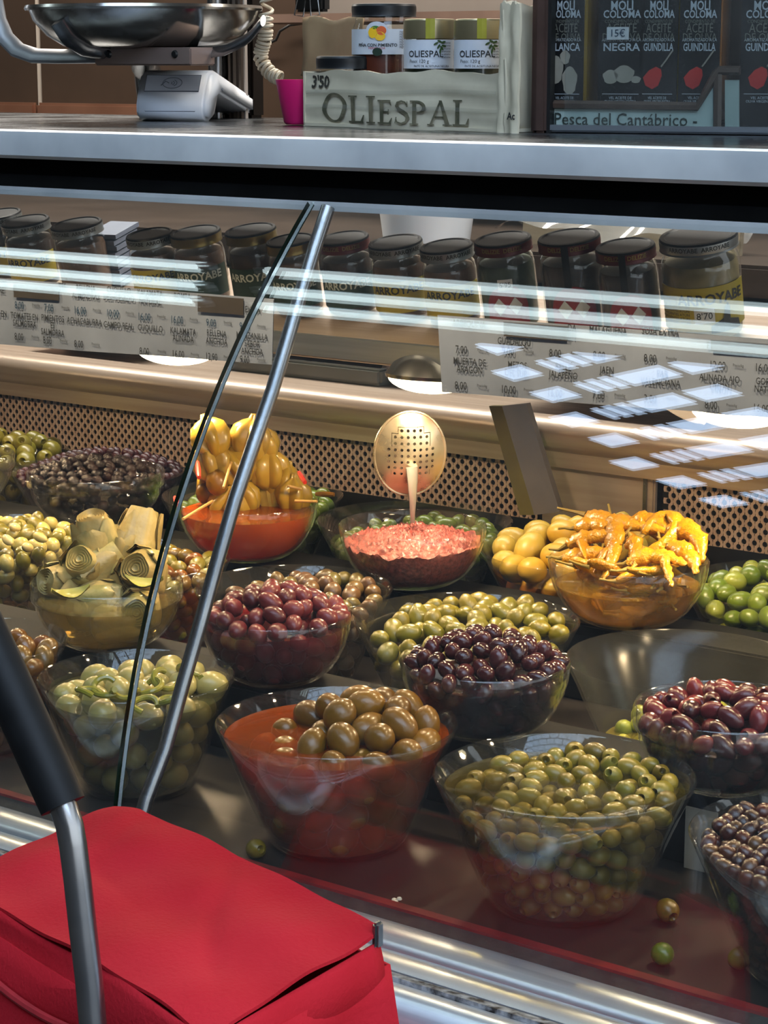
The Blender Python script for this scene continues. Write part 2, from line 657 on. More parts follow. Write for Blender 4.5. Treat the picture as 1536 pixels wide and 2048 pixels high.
def perforated(xa, xb, za, zb):
    p, rz, hr = .017, .009, .0043
    mb = MB()
    n = 12
    k = 0
    z = za + rz * .5
    while z + rz * .5 < zb:
        off = (k % 2) * p / 2
        x = xa + p / 2 + off
        while x + p / 2 < xb:
            vs, fs = [], []
            for i in range(n):
                a = 2 * math.pi * i / n
                c, s_ = math.cos(a), math.sin(a)
                t = 1 / max(abs(c) / (p / 2), abs(s_) / (rz / 2))
                vs += [(x + c * t, PY, z + s_ * t), (x + c * hr, PY, z + s_ * hr), (x + c * hr, PY + .002, z + s_ * hr)]
            for i in range(n):
                j = (i + 1) % n
                fs += [(3 * i, 3 * j, 3 * j + 1, 3 * i + 1), (3 * i + 1, 3 * j + 1, 3 * j + 2, 3 * i + 2)]
            mb.add(vs, fs)
            x += p
        k += 1
        z += rz
    return mb


ZP0, ZP1 = .8, .893
put('perforated_panel', perforated(-3.25, -1.785, ZP0, ZP1), M['perf'], case, smooth=False)
put('perforated_panel', perforated(-1.565, -.6, ZP0, ZP1), M['perf'], case, smooth=False)
put('air_duct', MB().box((-1.7, PY + .06, .84), (5, .1, .14)), mat('duct_dark', '151311', '1d1a17', .8), case)
put('column_cover', MB().box((-1.675, PY - .004, .845), (.2, .012, .12), bev=.003), M['steel_warm'], case)
put('column_joint', MB().box((-1.590, PY - .009, .845), (.006, .008, .12)), M['tube_steel'], case)
put('lower_back', MB().box((-1.7, PY + .004, .74), (5, .012, .12)), M['black'], case)
# rounded lip and ledge over the perforated back
lipY = 2.72
lp = [(PY + .01, .892), (lipY + .012, .896)]
lp += [(lipY + .012 - .016 * math.sin(a), .938 - .03 * math.cos(a) + .012) for a in np.linspace(.2, math.pi / 2, 5)]
lp += [(lipY + .02 - .024 * math.cos(a), .95 + .022 * math.sin(a)) for a in np.linspace(.15, math.pi / 2, 6)]
lp += [(3.04, .972), (3.04, .96), (PY + .01, .94)]
put('air_lip', MB().prism(lp, X0, X1), M['steel_warm'], case, angle=.7)
put('inner_back', MB().box((-1.7, 3.05, 1.04), (5, .02, .17)), mat('inner_back_panel', '6b655c', '7a746a', .45, .3, 6), case)
# slanted dark reflection in the glass, built as solid plates at the column
q0, q1, q2, q3 = onY(978, 812, 2.66), onY(1030, 812, 2.66), onY(1098, 1030, 2.66), onY(1040, 1030, 2.66)
br = MB()
mid0, mid1 = (q0 + q1) / 2, (q3 + q2) / 2
dy = Vector((0, .012, 0))
br.add([q0, mid0, mid1, q3, q0 + dy, mid0 + dy, mid1 + dy, q3 + dy], [(0, 1, 2, 3), (7, 6, 5, 4), (0, 4, 5, 1), (1, 5, 6, 2), (2, 6, 7, 3), (3, 7, 4, 0)])
put('reflection_plate_olive', br, mat('olive_reflection', '625931', '574f2c', .5, 0, 20), case, smooth=False)
br = MB()
dz = Vector((.0, .03, 0))
br.add([mid0, q1 + dz, q2 + dz, mid1, mid0 + dy, q1 + dz + dy, q2 + dz + dy, mid1 + dy], [(0, 1, 2, 3), (7, 6, 5, 4), (0, 4, 5, 1), (1, 5, 6, 2), (2, 6, 7, 3), (3, 7, 4, 0)])
put('reflection_plate_brown', br, mat('brown_reflection', '4f4439', '453b32', .5, 0, 20), case, smooth=False)
# tilted jar shelf
TILT = math.radians(13)
SN = (0, -math.sin(TILT), math.cos(TILT))
SP = (0, 2.42, 1.148)
put('jar_shelf', MB().box((0, 0, -.006), (5, .30, .012)), M['steel_warm'], case, loc=(-1.7, SP[1] + .01, SP[2]), rot=(TILT, 0, 0))
put('shelf_rim', MB().box((0, -.148, .006), (5, .006, .03)), M['steel'], case, loc=(-1.7, SP[1] + .01, SP[2]), rot=(TILT, 0, 0))
put('fill_spot_rail', MB().box((-1.85, 2.05, 1.3845), (3.4, .06, .003)), M['white_plastic'], case)  # hidden strip added to carry the fill spots
# black risers that carry the small bowls
rz1, rz2 = .770, .790
put('riser', MB().box((-1.6, 1.925, (ZD + rz1) / 2), (5, .11, rz1 - ZD), bev=.003), M['riser'], case)
put('riser', MB().box((-1.7, 2.355, (ZD + rz2) / 2), (5, .105, rz2 - ZD), bev=.003), M['riser'], case)

# ---------------------------------------------------------------- stainless counter above
CT = 1.4205
cnt = thing('service_counter', 'scratched stainless steel counter slab over the glass display case', 'counter')
put('front_edge', MB().prism([(1.842, 1.386), (1.838, 1.39), (1.838, CT - .007), (1.8395, CT - .002), (1.845, CT), (1.852, CT), (1.852, 1.386)], X0, X1), M['steel_worn'], cnt, angle=.5)
put('top_plate', MB().prism([(1.852, CT), (2.47, CT), (2.47, 1.386), (1.852, 1.386)], X0, X1), M['steel_top'], cnt, smooth=False)

# ---------------------------------------------------------------- warm lamps under the jar shelf
lamp_glow = glow('lamp_lens', 'ffedc4', 9)
LX = [-3.04, -2.582, -2.126, -1.667, -1.207, -.75]
LN = ['far left beyond the artichoke bowl', 'at left above the dark small olives', 'above the skewered pickles, under the left price board', 'above the skimmer, beside the right price board', 'under the right price board, above the yellow peppers', 'beyond the right end of the price boards']
for x, ln in zip(LX, LN):
    t = thing('display_lamp', 'round warm reflector lamp ' + ln, 'lamp', (x, 2.315, 1.088), (math.radians(-4), 0, 0))
    put('lens', MB().lathe([(0, -.022)] + [(.058 * math.sin(a), -.022 * math.cos(a)) for a in np.linspace(.2, 1.5, 7)] + [(.058, 0)], 28), lamp_glow, t)
    put('reflector', MB().lathe([(.0605, -.001), (.062, .004), (.05, .02), (.03, .036), (.018, .04), (0, .04)], 28), M['tube_steel'], t)
    l = area_light('display_lamp_light', (x, 2.315, 1.062), (math.radians(-12), 0, 0), .07, .07, LAMP_W, (1, .72, .42), 'DISK')

# ---------------------------------------------------------------- bowls
BIG = [(0, 0), (.50, 0), (.565, .02), (.605, .08), (.68, .25), (.795, .52), (.90, .78), (1, 1)]
SMALL = [(0, 0), (.44, 0), (.53, .02), (.64, .09), (.76, .22), (.86, .40), (.93, .58), (.975, .76), (1, 1)]
BAND = [(0, 0), (.44, 0), (.53, .02), (.65, .09), (.77, .22), (.87, .40), (.93, .56), (.95, .70), (.965, .735), (.995, .75), (1, .78), (1, 1)]


def bowl(kind, c, R, H, label, m='bowl', name='glass_bowl'):
    prof = {'big': BIG, 'small': SMALL, 'band': BAND}[kind]
    th = .0035
    out = [(r * R, z * H) for r, z in prof]
    inn = [(max(r * R - th * (1 if z > .01 else .8), 0), max(z * H, .006)) for r, z in prof]
    inn[0] = (0, .006)
    rim = [(R - th * .5, H + .0022)]
    mb = MB().lathe(out + rim + inn[::-1], 56)
    o = put(name, mb, M[m], loc=c, angle=1.2)
    tag(o, label, 'bowl')
    ro, zo = [p[0] for p in inn], [p[1] for p in inn]
    # strictly increasing heights for interpolation
    zi = np.array(zo) + np.arange(len(zo)) * 1e-6

    def rin(z):
        return np.interp(z, zi, ro)
    return dict(o=o, c=Vector(c), R=R, H=H, rin=rin)


def liquid(b, level, m, label, top=0., name='brine', cat='brine'):
    zs = [.0064] + [z for z in np.linspace(.0068, level, 9)]
    prof = [(0, .0064)] + [(max(b['rin'](z) - .0006, .001), z) for z in zs[1:]]
    prof += [(b['rin'](level) * .96, level - .001), (b['rin'](level) * .5, level - .001), (0, level - .001)]
    o = put(name, MB().lathe(prof, 48), m, loc=b['c'], angle=.8)
    return tag(o, label, cat)


CAMDIR = Vector((0, 0, 0))


def pack(b, r, cap, seed, zmin=.008, frac=.62, top=2.0, wall=2.2, iters=45, arc=125):
    """fill the visible shell (heap surface and camera side of the wall) with balls that push each other apart"""
    rng = np.random.default_rng(seed)
    R, H = b['R'], b['H']
    zmax = max(cap(np.array([0.]), np.array([0.]))[0], H) + .05
    toc = np.array([-b['c'].x, -b['c'].y])
    toc /= np.linalg.norm(toc)

    def region(P):
        rho = np.hypot(P[:, 0], P[:, 1])
        cz = cap(P[:, 0], P[:, 1])
        zc = np.clip(P[:, 2], 0, H)
        rw = b['rin'](zc)
        inside = (P[:, 2] > zmin) & (P[:, 2] < cz) & (rho < rw)
        cosang = (P[:, :2] @ toc) / np.maximum(rho, 1e-6)
        shell = (P[:, 2] > cz - top * r * 1.6) | ((rho > rw - wall * r * 1.3) & (cosang > math.cos(math.radians(arc))))
        return inside & shell
    n0 = 60000
    P = rng.uniform([-R, -R, zmin], [R, R, zmax], (n0, 3))
    ins = P[region(P)]
    vol = (2 * R) ** 2 * (zmax - zmin) * len(ins) / n0
    n = min(int(frac * vol / (4 / 3 * math.pi * r ** 3)), 900, len(ins))
    P = ins[:n].copy()
    for it in range(iters):
        D = P[:, None, :] - P[None, :, :]
        d2 = (D * D).sum(-1) + np.eye(n) * 9
        near = d2 < (2 * r) ** 2
        d = np.sqrt(np.where(near, d2, 1.))
        f = np.where(near, (2 * r - d) / d * .5, 0.)
        P += np.clip((D * f[..., None]).sum(1) * .55, -r * .6, r * .6)
        P[:, 2] = np.maximum(P[:, 2], zmin + r * .95)
        rho = np.hypot(P[:, 0], P[:, 1]) + 1e-9
        over = P[:, 2] > H - r * .3
        rw = b['rin'](np.clip(P[:, 2] - r * .35, 0, H)) - r * np.where(over, .75, 1.03)
        k = np.minimum(1, np.maximum(rw, .002) / rho)
        P[:, 0] *= k
        P[:, 1] *= k
        cz = cap(P[:, 0], P[:, 1]) - r
        P[:, 2] = np.where(P[:, 2] > cz, np.maximum(P[:, 2] + (cz - P[:, 2]) * .6, zmin + r), P[:, 2])
    # keep only what can be seen
    rho = np.hypot(P[:, 0], P[:, 1])
    cz = cap(P[:, 0], P[:, 1])
    cosang = (P[:, :2] @ toc) / np.maximum(rho, 1e-6)
    rw = b['rin'](np.clip(P[:, 2], 0, H))
    keep = (P[:, 2] > cz - r * 2.9) | ((rho > rw - r * 2.5) & (cosang > math.cos(math.radians(arc - 15))))
    return P[keep]


def dome(h0, mound, R, tilt=0.):
    return lambda x, y: h0 + mound * np.clip(1 - (x * x + y * y) / (R * R), 0, 1) + tilt * y


# olive meshes
def olive_mesh(name, m, a=1., pit=False, wrinkle=0., n=14, seed=0):
    rng = random.Random(seed)
    if pit:
        prof = [(0, -1)] + [(math.sin(t), -math.cos(t)) for t in np.linspace(.35, math.pi - .42, 8)]
        prof += [(.36, .86), (.30, .80), (.24, .5), (.0, .3)]
    else:
        prof = [(0, -1.02)] + [(math.sin(t) ** 1.04, -math.cos(t)) for t in np.linspace(.33, math.pi - .33, 8)] + [(0, 1.03)]
    mb = MB().lathe([(r, z * a) for r, z in prof], n)
    if wrinkle:
        out = []
        ph = [rng.uniform(0, 6) for _ in range(6)]
        for x, y, z in mb.v:
            ang = math.atan2(y, x)
            k = 1 + wrinkle * (math.sin(3 * ang + ph[0] + 3 * z) * .5 + math.sin(5 * ang + ph[1] - 4 * z) * .35 + math.sin(7 * z + ph[2]) * .3)
            out.append((x * k, y * k, z * k))
        mb.v = out
    return mb.mesh(name, m, True, 1.1)


def seen(b, P, r):
    """which balls show from the photograph's place or a step to its side (they hide each other)"""
    keep = np.zeros(len(P), bool)
    Q = P + np.array(b['c'])
    for dx in (0., -.25, .25):
        e = EYE + RGT * dx
        v = Q - e
        w = v @ FWD
        px = (v @ RGT) / w * FPX
        py = (v @ UPV) / w * FPX
        pr = r / w * FPX
        g = max(1., pr.mean() / 7)
        x0, y0 = px.min() - 40, py.min() - 40
        nx, ny = int((px.max() - x0 + 40) / g) + 2, int((py.max() - y0 + 40) / g) + 2
        buf = np.full((ny, nx), 1e9)
        idx = np.full((ny, nx), -1)
        yy, xx = np.mgrid[0:ny, 0:nx]
        for i in range(len(P)):
            cx, cy_, rr = (px[i] - x0) / g, (py[i] - y0) / g, pr[i] / g
            xa, xb, ya, yb = int(cx - rr), int(cx + rr) + 2, int(cy_ - rr), int(cy_ + rr) + 2
            d2 = ((xx[ya:yb, xa:xb] - cx) ** 2 + (yy[ya:yb, xa:xb] - cy_) ** 2) / rr ** 2
            z = w[i] - r * np.sqrt(np.clip(1 - d2, 0, 1))
            m = (d2 < 1) & (z < buf[ya:yb, xa:xb])
            buf[ya:yb, xa:xb][m] = z[m]
            idx[ya:yb, xa:xb][m] = i
        cnt_ = np.bincount(idx[idx >= 0], minlength=len(P))
        keep |= cnt_ > .10 * math.pi * (pr / g) ** 2
    return keep


def fill(b, P, r, meshes, label, cat, group, seed, name='olive', flat=False, jit=.1, face=0.):
    rng = random.Random(seed)
    P = P[seen(b, P, r)]
    lat = P @ RGT
    dep = P @ np.array([-math.sin(YAW), math.cos(YAW), 0])
    R_ = b['R']
    used = {}
    for i, p in enumerate(P):
        o = bpy.data.objects.new(name, rng.choice(meshes))
        COL.objects.link(o)
        o.location = b['c'] + Vector(p)
        if flat:
            o.rotation_euler = (math.pi / 2 + rng.uniform(-.5, .5), rng.uniform(-.5, .5), rng.uniform(0, 6.28))
        else:
            o.rotation_euler = (rng.uniform(0, 6.28), rng.uniform(0, 3.14), rng.uniform(0, 6.28))
        if face and rng.random() < face:     # pitted end turned to the customer side
            d = Vector(EYE) - o.location
            d = d.normalized() + Vector((rng.uniform(-.5, .5), rng.uniform(-.5, .5), rng.uniform(-.2, .6)))
            o.rotation_euler = d.to_track_quat('Z', 'Y').to_euler()
        s = r * (1 + rng.uniform(-jit, jit))
        o.scale = (s * .91, s * .91, s * .95)
        low = p[2] < b['H'] * .74 and dep[i] < 0
        if low:
            z_ = 'low behind the front glass' if p[2] < b['H'] * .4 else 'just under the front rim, behind glass'
        elif dep[i] > R_ * .4:
            z_ = 'at the far side of the heap'
        elif lat[i] < -R_ * .45:
            z_ = 'on the left side of the heap'
        elif lat[i] > R_ * .45:
            z_ = 'on the right side of the heap'
        elif dep[i] < -R_ * .4:
            z_ = 'along the front rim'
        else:
            z_ = 'in the middle of the heap'
        if len(P) and i == int(np.argmax(P[:, 2])):
            z_ = 'topmost of all in its heap'
        tag(o, label + ', ' + z_, cat, group + ', ' + z_)


sk = dict(
    green=skin('green_olive', ['6f7a22', '8f8f2e', '7f8a35', 'a39a3a']),
    pitted=skin('pitted_green_olive', ['5f4f10', '776418', '867420', '706a1e'], .3, 110, .3),
    light=skin('bright_green_olive', ['475c14', '5e6e1c', '526818', '6e702c']),
    gordal=skin('large_brown_olive', ['5a3a06', '6c470a', '7e5510', '60420a'], .3, 60, .25, .06, .25),
    yellow=skin('large_yellow_olive', ['a98424', 'b9922e', '9c8428', 'a78a34'], .4, 60, .25, .08, .1),
    mauve=skin('mauve_olive', ['451517', '602222', '742c2a', '521c1e', '341012'], 0.3, 70, .35, .06, 0.12),
    purple=skin('dark_purple_olive', ['260c0e', '3a1517', '4a1f1e', '1e0a0b'], 0.15, 80, .3, .06, 0.25),
    kalamata=skin('reddish_pitted_olive', ['3c1218', '602024', '742c2a', '2c0f12', '501c20'], 0.18, 80, .35, .1, 0.25),
    black=skin('black_olive', ['100a09', '1a0f0e', '241412', '150e0d', '30201a'], 0.2, 160, .4, .35, 0.05),
    small=skin('small_purple_olive', ['1e0c10', '321218', '280e13', '40181e'], 0.2, 160, .4, .2, 0.1),
    taggia=skin('small_brown_olive', ['22100c', '3a1812', '4a2016', '563a1c', '2e1414'], 0.12, 140, .4, .15, 0.4),
    browngreen=skin('brown_green_olive', ['46311a', '54391e', '504a1e', '40291a', '5c4228'], .35, 80, .35, .08, .25),
    crack=skin('cracked_green_olive', ['62591a', '716618', '67641e', '7a6a28', '595d1c'], .28, 60, .35, .15, .4),
    pale=skin('pale_olive', ['97864a', 'aa9a56', '9e9050', 'b4a25c'], .3, 60, .35, .08, .35),
    orange=skin('oiled_olive', ['683408', '754a12', '5c5020', '7a5214'], .25, 60, .35, .08, .5),
    onion=skin('pickled_onion', ['a8862a', 'b89434', 'c2a04a', '9c7c2c'], .3, 70, .35, .12, .4),
    artichoke=skin('artichoke', ['9a844c', 'b2985c', 'bea464', '9e9254'], .4, 45, .45, .5, .15),
    pepper=skin('yellow_pepper', ['9c680e', 'b07a14', 'be881c', 'a67610'], 0.26, 120, .3, .6, 0.25),
    stem=skin('pepper_stem', ['7a6428', '8f7a34'], .5, 60, .3, .1, 0),
    redpepper=skin('red_pepper_strip', ['b02a1c', 'c03a22'], .3, 60, .2, .1, .4),
    wood=skin('stick_wood', ['b28a4a', 'c29a58'], .6, 80, .3, .1, 0),
    leek=skin('green_pepper_slice', ['77751e', '8c842c', 'a0922f'], .25, 60, .3, .1, .5),
    garlic=skin('peeled_garlic', ['c0a868', 'cdb67c', 'b8a45c'], .35, 60, .3, .1, .2),
)
om = {k: [olive_mesh(k + '_olive', sk[k], a) for a in (1.12, 1.26, 1.36)] for k in ('green', 'light', 'mauve', 'purple', 'browngreen', 'orange')}
om['gordal'] = [olive_mesh('gordal', sk['gordal'], a, n=20) for a in (1.1, 1.2, 1.3)]
om['yellow'] = [olive_mesh('yellow', sk['yellow'], a, n=20) for a in (1.05, 1.2, 1.3)]
om['crack'] = [olive_mesh('crack', sk['crack'], a, wrinkle=w, seed=i) for i, (a, w) in enumerate(((1.25, .03), (1.4, .05), (1.3, .04), (1.5, .02)))]
om['pitted'] = [olive_mesh('pitted', sk['pitted'], a, True) for a in (1.15, 1.22, 1.3)]
om['kalamata'] = [olive_mesh('kalamata', sk['kalamata'], a, p, w, seed=i) for i, (a, p, w) in enumerate(((1.4, True, .02), (1.5, False, .05), (1.3, True, .04), (1.45, False, .03)))]
om['black'] = [olive_mesh('black', sk['black'], a, False, w, 12, i) for i, (a, w) in enumerate(((1.1, .12), (1.2, .16), (1.05, .1)))]
om['small'] = [olive_mesh('small', sk['small'], a, False, w, 10, i) for i, (a, w) in enumerate(((1.1, .06), (1.2, .1)))]
om['taggia'] = [olive_mesh('taggia', sk['taggia'], a, p, w, 10, i) for i, (a, p, w) in enumerate(((1.15, False, .04), (1.3, True, .06), (1.1, False, .08)))]
om['pale'] = [olive_mesh('pale', sk['pale'], a, False, w, 16, i) for i, (a, w) in enumerate(((1.05, .02), (1.15, .03), (1.25, .03)))]

BH = .131
ZA = ZD
YA, YC, YE = 1.71, 2.142, 2.585
# ---- row A, front
bA0 = bowl('big', (-1.9, YA, ZA), .105, BH, 'deep glass bowl of oiled brown olives at the left end of the front row')
bA1 = bowl('big', (-1.642, YA, ZA), .112, BH, 'deep glass bowl of pale pickle mix in greyish brine, behind the glass joint')
bA2 = bowl('big', (-1.352, YA, ZA), .129, BH, 'deep glass bowl of large brown olives in orange-red brine')
bA3 = bowl('big', (-1.068, YA, ZA), .129, BH, 'deep glass bowl brimming with pitted green olives in front row')
bA4 = bowl('big', (-.782, YA, ZA), .13, BH, 'deep glass bowl of tiny dark olives at the front right corner')
liquid(bA0, .105, brine_mat('brown_brine', 'e08a2e', 50, .25, '9a682c'), 'brownish oil in the bowl at the left end of the front row')
liquid(bA1, .112, brine_mat('grey_brine', 'c0b878', 34, .32, '6e6a3e'), 'cloudy greyish green brine around the pale pickle mix')
liquid(bA2, .118, brine_mat('orange_brine', 'f47c16', 100, .42, 'c8600c'), 'orange-red spiced brine around the large brown olives')
liquid(bA3, .1165, brine_mat('green_brine', 'd0c040', 34, .16, '857828'), 'yellow-green brine around the pitted green olives')
liquid(bA4, .114, brine_mat('dark_brine', 'a03a20', 70, .2, '2c100c'), 'dark reddish brine around the tiny dark olives')
fill(bA0, pack(bA0, .0135, dome(.112, .012, .105, .15), 1), .0135, om['orange'], 'oiled brown olive, front left end bowl', 'oiled olive', 'oiled olives in the left end bowl', 1, name='oiled_olive')
fill(bA1, pack(bA1, .0165, dome(.121, .016, .11, .1), 2, frac=.56), .0165, om['pale'], 'pale pickled olive in grey brine', 'pale olive', 'pale olives in the pickle mix bowl', 2, name='pale_olive')
fill(bA2, pack(bA2, .0172, lambda x, y: dome(.104, .06, .118, .12)(x - .022, y - .012), 3), .0172, om['gordal'], 'large brown olive in orange-red brine', 'large olive', 'large olives in the orange brine bowl', 3, name='large_olive')
fill(bA3, pack(bA3, .0108, dome(.116, .004, .13, .14), 4, frac=.6), .0108, om['pitted'], 'pitted green olive in front bowl', 'pitted olive', 'pitted green olives in the front bowl', 4, flat=True, name='pitted_olive', face=0.22)
fill(bA4, pack(bA4, .0082, dome(.127, .008, .13, .04), 5, frac=.6), .0082, om['taggia'], 'tiny glossy olive, front right bowl', 'tiny olive', 'tiny dark olives at the front right', 5, name='tiny_olive')

# ---- row C, middle deep bowls
bC1 = bowl('big', (-2.34, YC, ZA), .135, BH, 'deep glass bowl of mixed green olives and garlic at the left edge, middle row')
bC2 = bowl('big', (-2.05, YC, ZA), .132, BH, 'deep glass bowl of olives in orange-red oil behind the artichokes')
bC3 = bowl('big', (-1.765, YC, ZA), .132, BH, 'deep glass bowl of brownish green olives behind the mauve olives')
bC4 = bowl('big', (-1.486, YC, ZA), .142, BH, 'wide glass bowl of cracked yellow-green olives in the middle row')
bC5 = bowl('big', (-1.178, YC, ZA), .138, BH, 'nearly empty greasy glass bowl with a few green olives left', 'bowl_used')
liquid(bC1, .09, brine_mat('oil_brine', 'd0b048', 24, .1, '8a7a34'), 'yellowish oil in the mixed green olive bowl at left edge')
liquid(bC2, .1, brine_mat('red_oil', 'f0581a', 45, .35, 'a03c10'), 'orange-red oil in the bowl behind the artichokes')
liquid(bC3, .09, brine_mat('brown_oil', 'b09048', 26, .1, '6a5430'), 'brownish brine under the brownish green olives')
liquid(bC4, .09, brine_mat('yellow_brine', 'd0be50', 18, .1, '8a8038'), 'yellow-green brine under the cracked olives')
liquid(bC5, .034, brine_mat('murky_brine', 'c9b84c', 24, .45, '9a8e3e'), 'murky yellow brine left at the bottom of the greasy bowl')
fill(bC1, pack(bC1, .0122, dome(.118, .022, .135, .12), 11), .0122, om['crack'] + om['pale'], 'mixed green olive, left edge bowl', 'green olive', 'mixed green olives at left edge', 11, name='mixed_olive')
fill(bC2, pack(bC2, .0125, dome(.118, .012, .13, .1), 12), .0125, om['orange'] + om['crack'], 'oily olive in bowl behind artichokes', 'oiled olive', 'olives in orange-red oil', 12, name='oiled_olive')
fill(bC3, pack(bC3, .0128, dome(.112, .02, .13, .15), 13), .0128, om['browngreen'], 'brownish olive behind the mauve ones', 'brown olive', 'brownish green olives in the middle row', 13, name='brown_olive')
fill(bC4, pack(bC4, .0135, dome(.119, .016, .142, .13), 14), .0135, om['crack'], 'cracked yellow-green olive, wide bowl', 'cracked olive', 'cracked yellow-green olives', 14, name='cracked_olive')
c5 = pack(bC5, .0135, dome(.034, .03, .1, .28), 15, top=2, wall=1)
fill(bC5, c5, .0135, om['green'], 'green olive in nearly empty bowl', 'green olive', 'last green olives in the greasy bowl', 15, name='green_olive')

# ---- row E, back deep bowls
bE0 = bowl('big', (-2.835, YE + .03, ZA), .125, BH, 'deep glass bowl of yellow-green pitted olives in the back left corner')
bE1 = bowl('big', (-2.56, YE, ZA), .147, BH, 'deep glass bowl of small purple olives in the back row')
bE2 = bowl('big', (-2.215, YE, ZA), .147, BH, 'deep glass bowl of light green olives behind the skewered pickles')
bE3 = bowl('big', (-1.891, YE, ZA), .15, BH, 'deep glass bowl of bright green olives behind the olive paste')
bE4 = bowl('big', (-1.577, YE - .01, ZA), .155, BH, 'deep glass bowl of large yellow olives in the back row')
bE5 = bowl('big', (-1.24, YE - .03, ZA), .15, BH, 'deep glass bowl of bright green olives right of the yellow peppers')
gb = brine_mat('light_green_brine', 'b8c048', 26, .12, '7c8438')
liquid(bE2, .1, gb, 'greenish brine in the bowl behind the skewered pickles')
liquid(bE3, .098, gb, 'greenish brine in the bowl behind the olive paste')
liquid(bE5, .105, gb, 'greenish brine in the bowl right of the yellow peppers')
liquid(bE4, .1, brine_mat('amber_brine', 'e8a42c', 40, .25, 'b07c22'), 'amber brine around the large yellow olives')
liquid(bE1, .1, brine_mat('purple_brine', '8a3030', 50, .1, '2a1214'), 'dark purple brine around the small purple olives')
liquid(bE0, .09, brine_mat('olive_oil_brine', 'c0b048', 20, .1, '6a6430'), 'olive brine in the back left corner bowl')
fill(bE0, pack(bE0, .0175, dome(.13, .045, .135), 21), .0175, [olive_mesh('pit_big', sk['crack'], 1.1, True, n=18)], 'big pitted olive, back left bowl', 'pitted olive', 'pitted olives in the back left corner', 21, name='pitted_olive', face=0.6)
fill(bE1, pack(bE1, .0088, dome(.128, .04, .15, .05), 22, frac=.6, wall=1.2, top=1.4), .0088, om['small'], 'small purple olive, back row', 'small olive', 'small purple olives in the back row', 22, name='small_purple_olive')
fill(bE2, pack(bE2, .0138, dome(.122, .015, .147, .08), 23, wall=1.4), .0138, om['light'], 'light green olive behind skewered pickles', 'green olive', 'light green olives behind the pickles', 23, name='light_green_olive')
fill(bE3, pack(bE3, .0125, dome(.105, .006, .15, .15), 24, wall=1.4), .0125, om['light'], 'bright green olive behind pink paste', 'green olive', 'bright green olives behind the paste', 24, name='light_green_olive')
fill(bE4, pack(bE4, .021, dome(.128, .05, .155, .05), 25, wall=1.5), .021, om['yellow'], 'large yellow olive, back row', 'large olive', 'large yellow olives in the back row', 25, name='yellow_olive')
fill(bE5, pack(bE5, .0148, dome(.126, .028, .15, .05), 26, wall=1.5), .0148, om['light'] + om['green'], 'bright green olive beside yellow peppers', 'green olive', 'bright green olives at the back right', 26, name='light_green_olive')

# ---- row B, small bowls on the front riser
SH = .082
pB = lambda x, y: onZ(x, y, rz1)
pD = lambda x, y: onZ(x, y, rz2)


def at(p):
    return (p.x, p.y, p.z + .0005)


bB1 = bowl('band', at(pB(217, 1288)), .097, SH, 'banded glass bowl piled with artichoke hearts')
bB2 = bowl('small', at(pB(553, 1358)), .092, SH, 'round glass bowl heaped with mauve olives in red brine')
bB3 = bowl('small', at(pB(970, 1463)), .0945, SH, 'round glass bowl heaped with dark purple olives in the centre')
bB4 = bowl('band', at(pB(1446, 1568)), .0945, SH, 'banded glass bowl of reddish pitted olives at the right')
liquid(bB1, .058, brine_mat('artichoke_brine', 'd6c060', 22, .3, 'ad9a54'), 'cloudy yellow brine around the artichoke hearts')
liquid(bB2, .07, brine_mat('red_brine', 'd83036', 80, .5, '8c1a22'), 'red brine around the mauve olives')
liquid(bB3, .066, brine_mat('black_red_brine', 'a82c2a', 90, .4, '2c0c0e'), 'dark red brine around the dark purple olives')
liquid(bB4, .055, brine_mat('brown_red_brine', '9a2a26', 90, .4, '2c0e0e'), 'brown red brine around the reddish pitted olives')
fill(bB2, pack(bB2, .0122, dome(.078, .042, .094), 31), .0122, om['mauve'], 'mauve olive over red brine', 'mauve olive', 'mauve olives in the round bowl', 31, name='mauve_olive')
fill(bB3, pack(bB3, .0108, dome(.076, .044, .096), 32), .0108, om['purple'], 'dark purple olive, centre bowl', 'purple olive', 'dark purple olives in the centre bowl', 32, name='purple_olive')
fill(bB4, pack(bB4, .0112, dome(.073, .026, .095, .1), 33), .0112, om['kalamata'], 'reddish pitted olive, right banded bowl', 'purple olive', 'reddish pitted olives at the right', 33, name='reddish_olive', face=0.25)

# ---- row D, small bowls on the back riser
bD0 = bowl('band', at(pD(-95, 1008)), .104, SH, 'banded glass bowl with a little pale salad at the left edge')
bD1 = bowl('band', at(pD(194, 1045)), .108, SH, 'banded glass bowl of wrinkled black olives with herbs')
bD2 = bowl('small', at(pD(497, 1113)), .103, SH, 'round glass bowl of skewered pickles in orange oil')
bD3 = bowl('small', at(pD(825, 1166)), .103, SH, 'round glass bowl of pink olive paste with a skimmer in it')
bD4 = bowl('small', at(pD(1254, 1243)), .104, SH, 'round glass bowl of long yellow pickled peppers')
bD5 = bowl('small', at(pD(1738, 1330)), .104, SH, 'glass bowl past the right edge with a yellow pepper hanging out')
fill(bD1, pack(bD1, .0088, dome(.078, .03, .11, .02), 41, frac=.6, wall=1.5, top=1.6), .0088, om['black'], 'wrinkled black olive, banded bowl', 'black olive', 'wrinkled black olives', 41, name='black_olive')
liquid(bD1, .03, brine_mat('olive_oil', 'b0a048', 20, .12, '5a5228'), 'greenish oil under the wrinkled black olives', name='oil', cat='oil')
fill(bD0, pack(bD0, .014, dome(.03, .01, .1), 42), .014, [olive_mesh('garlic', sk['garlic'], 1.3)], 'garlic clove, left edge bowl', 'garlic', 'garlic cloves at the left edge', 42, name='garlic_clove')
liquid(bD2, .068, brine_mat('orange_oil', 'e8741c', 60, .72, 'c85a0e'), 'thick orange oil under the skewered pickles', name='oil', cat='oil')

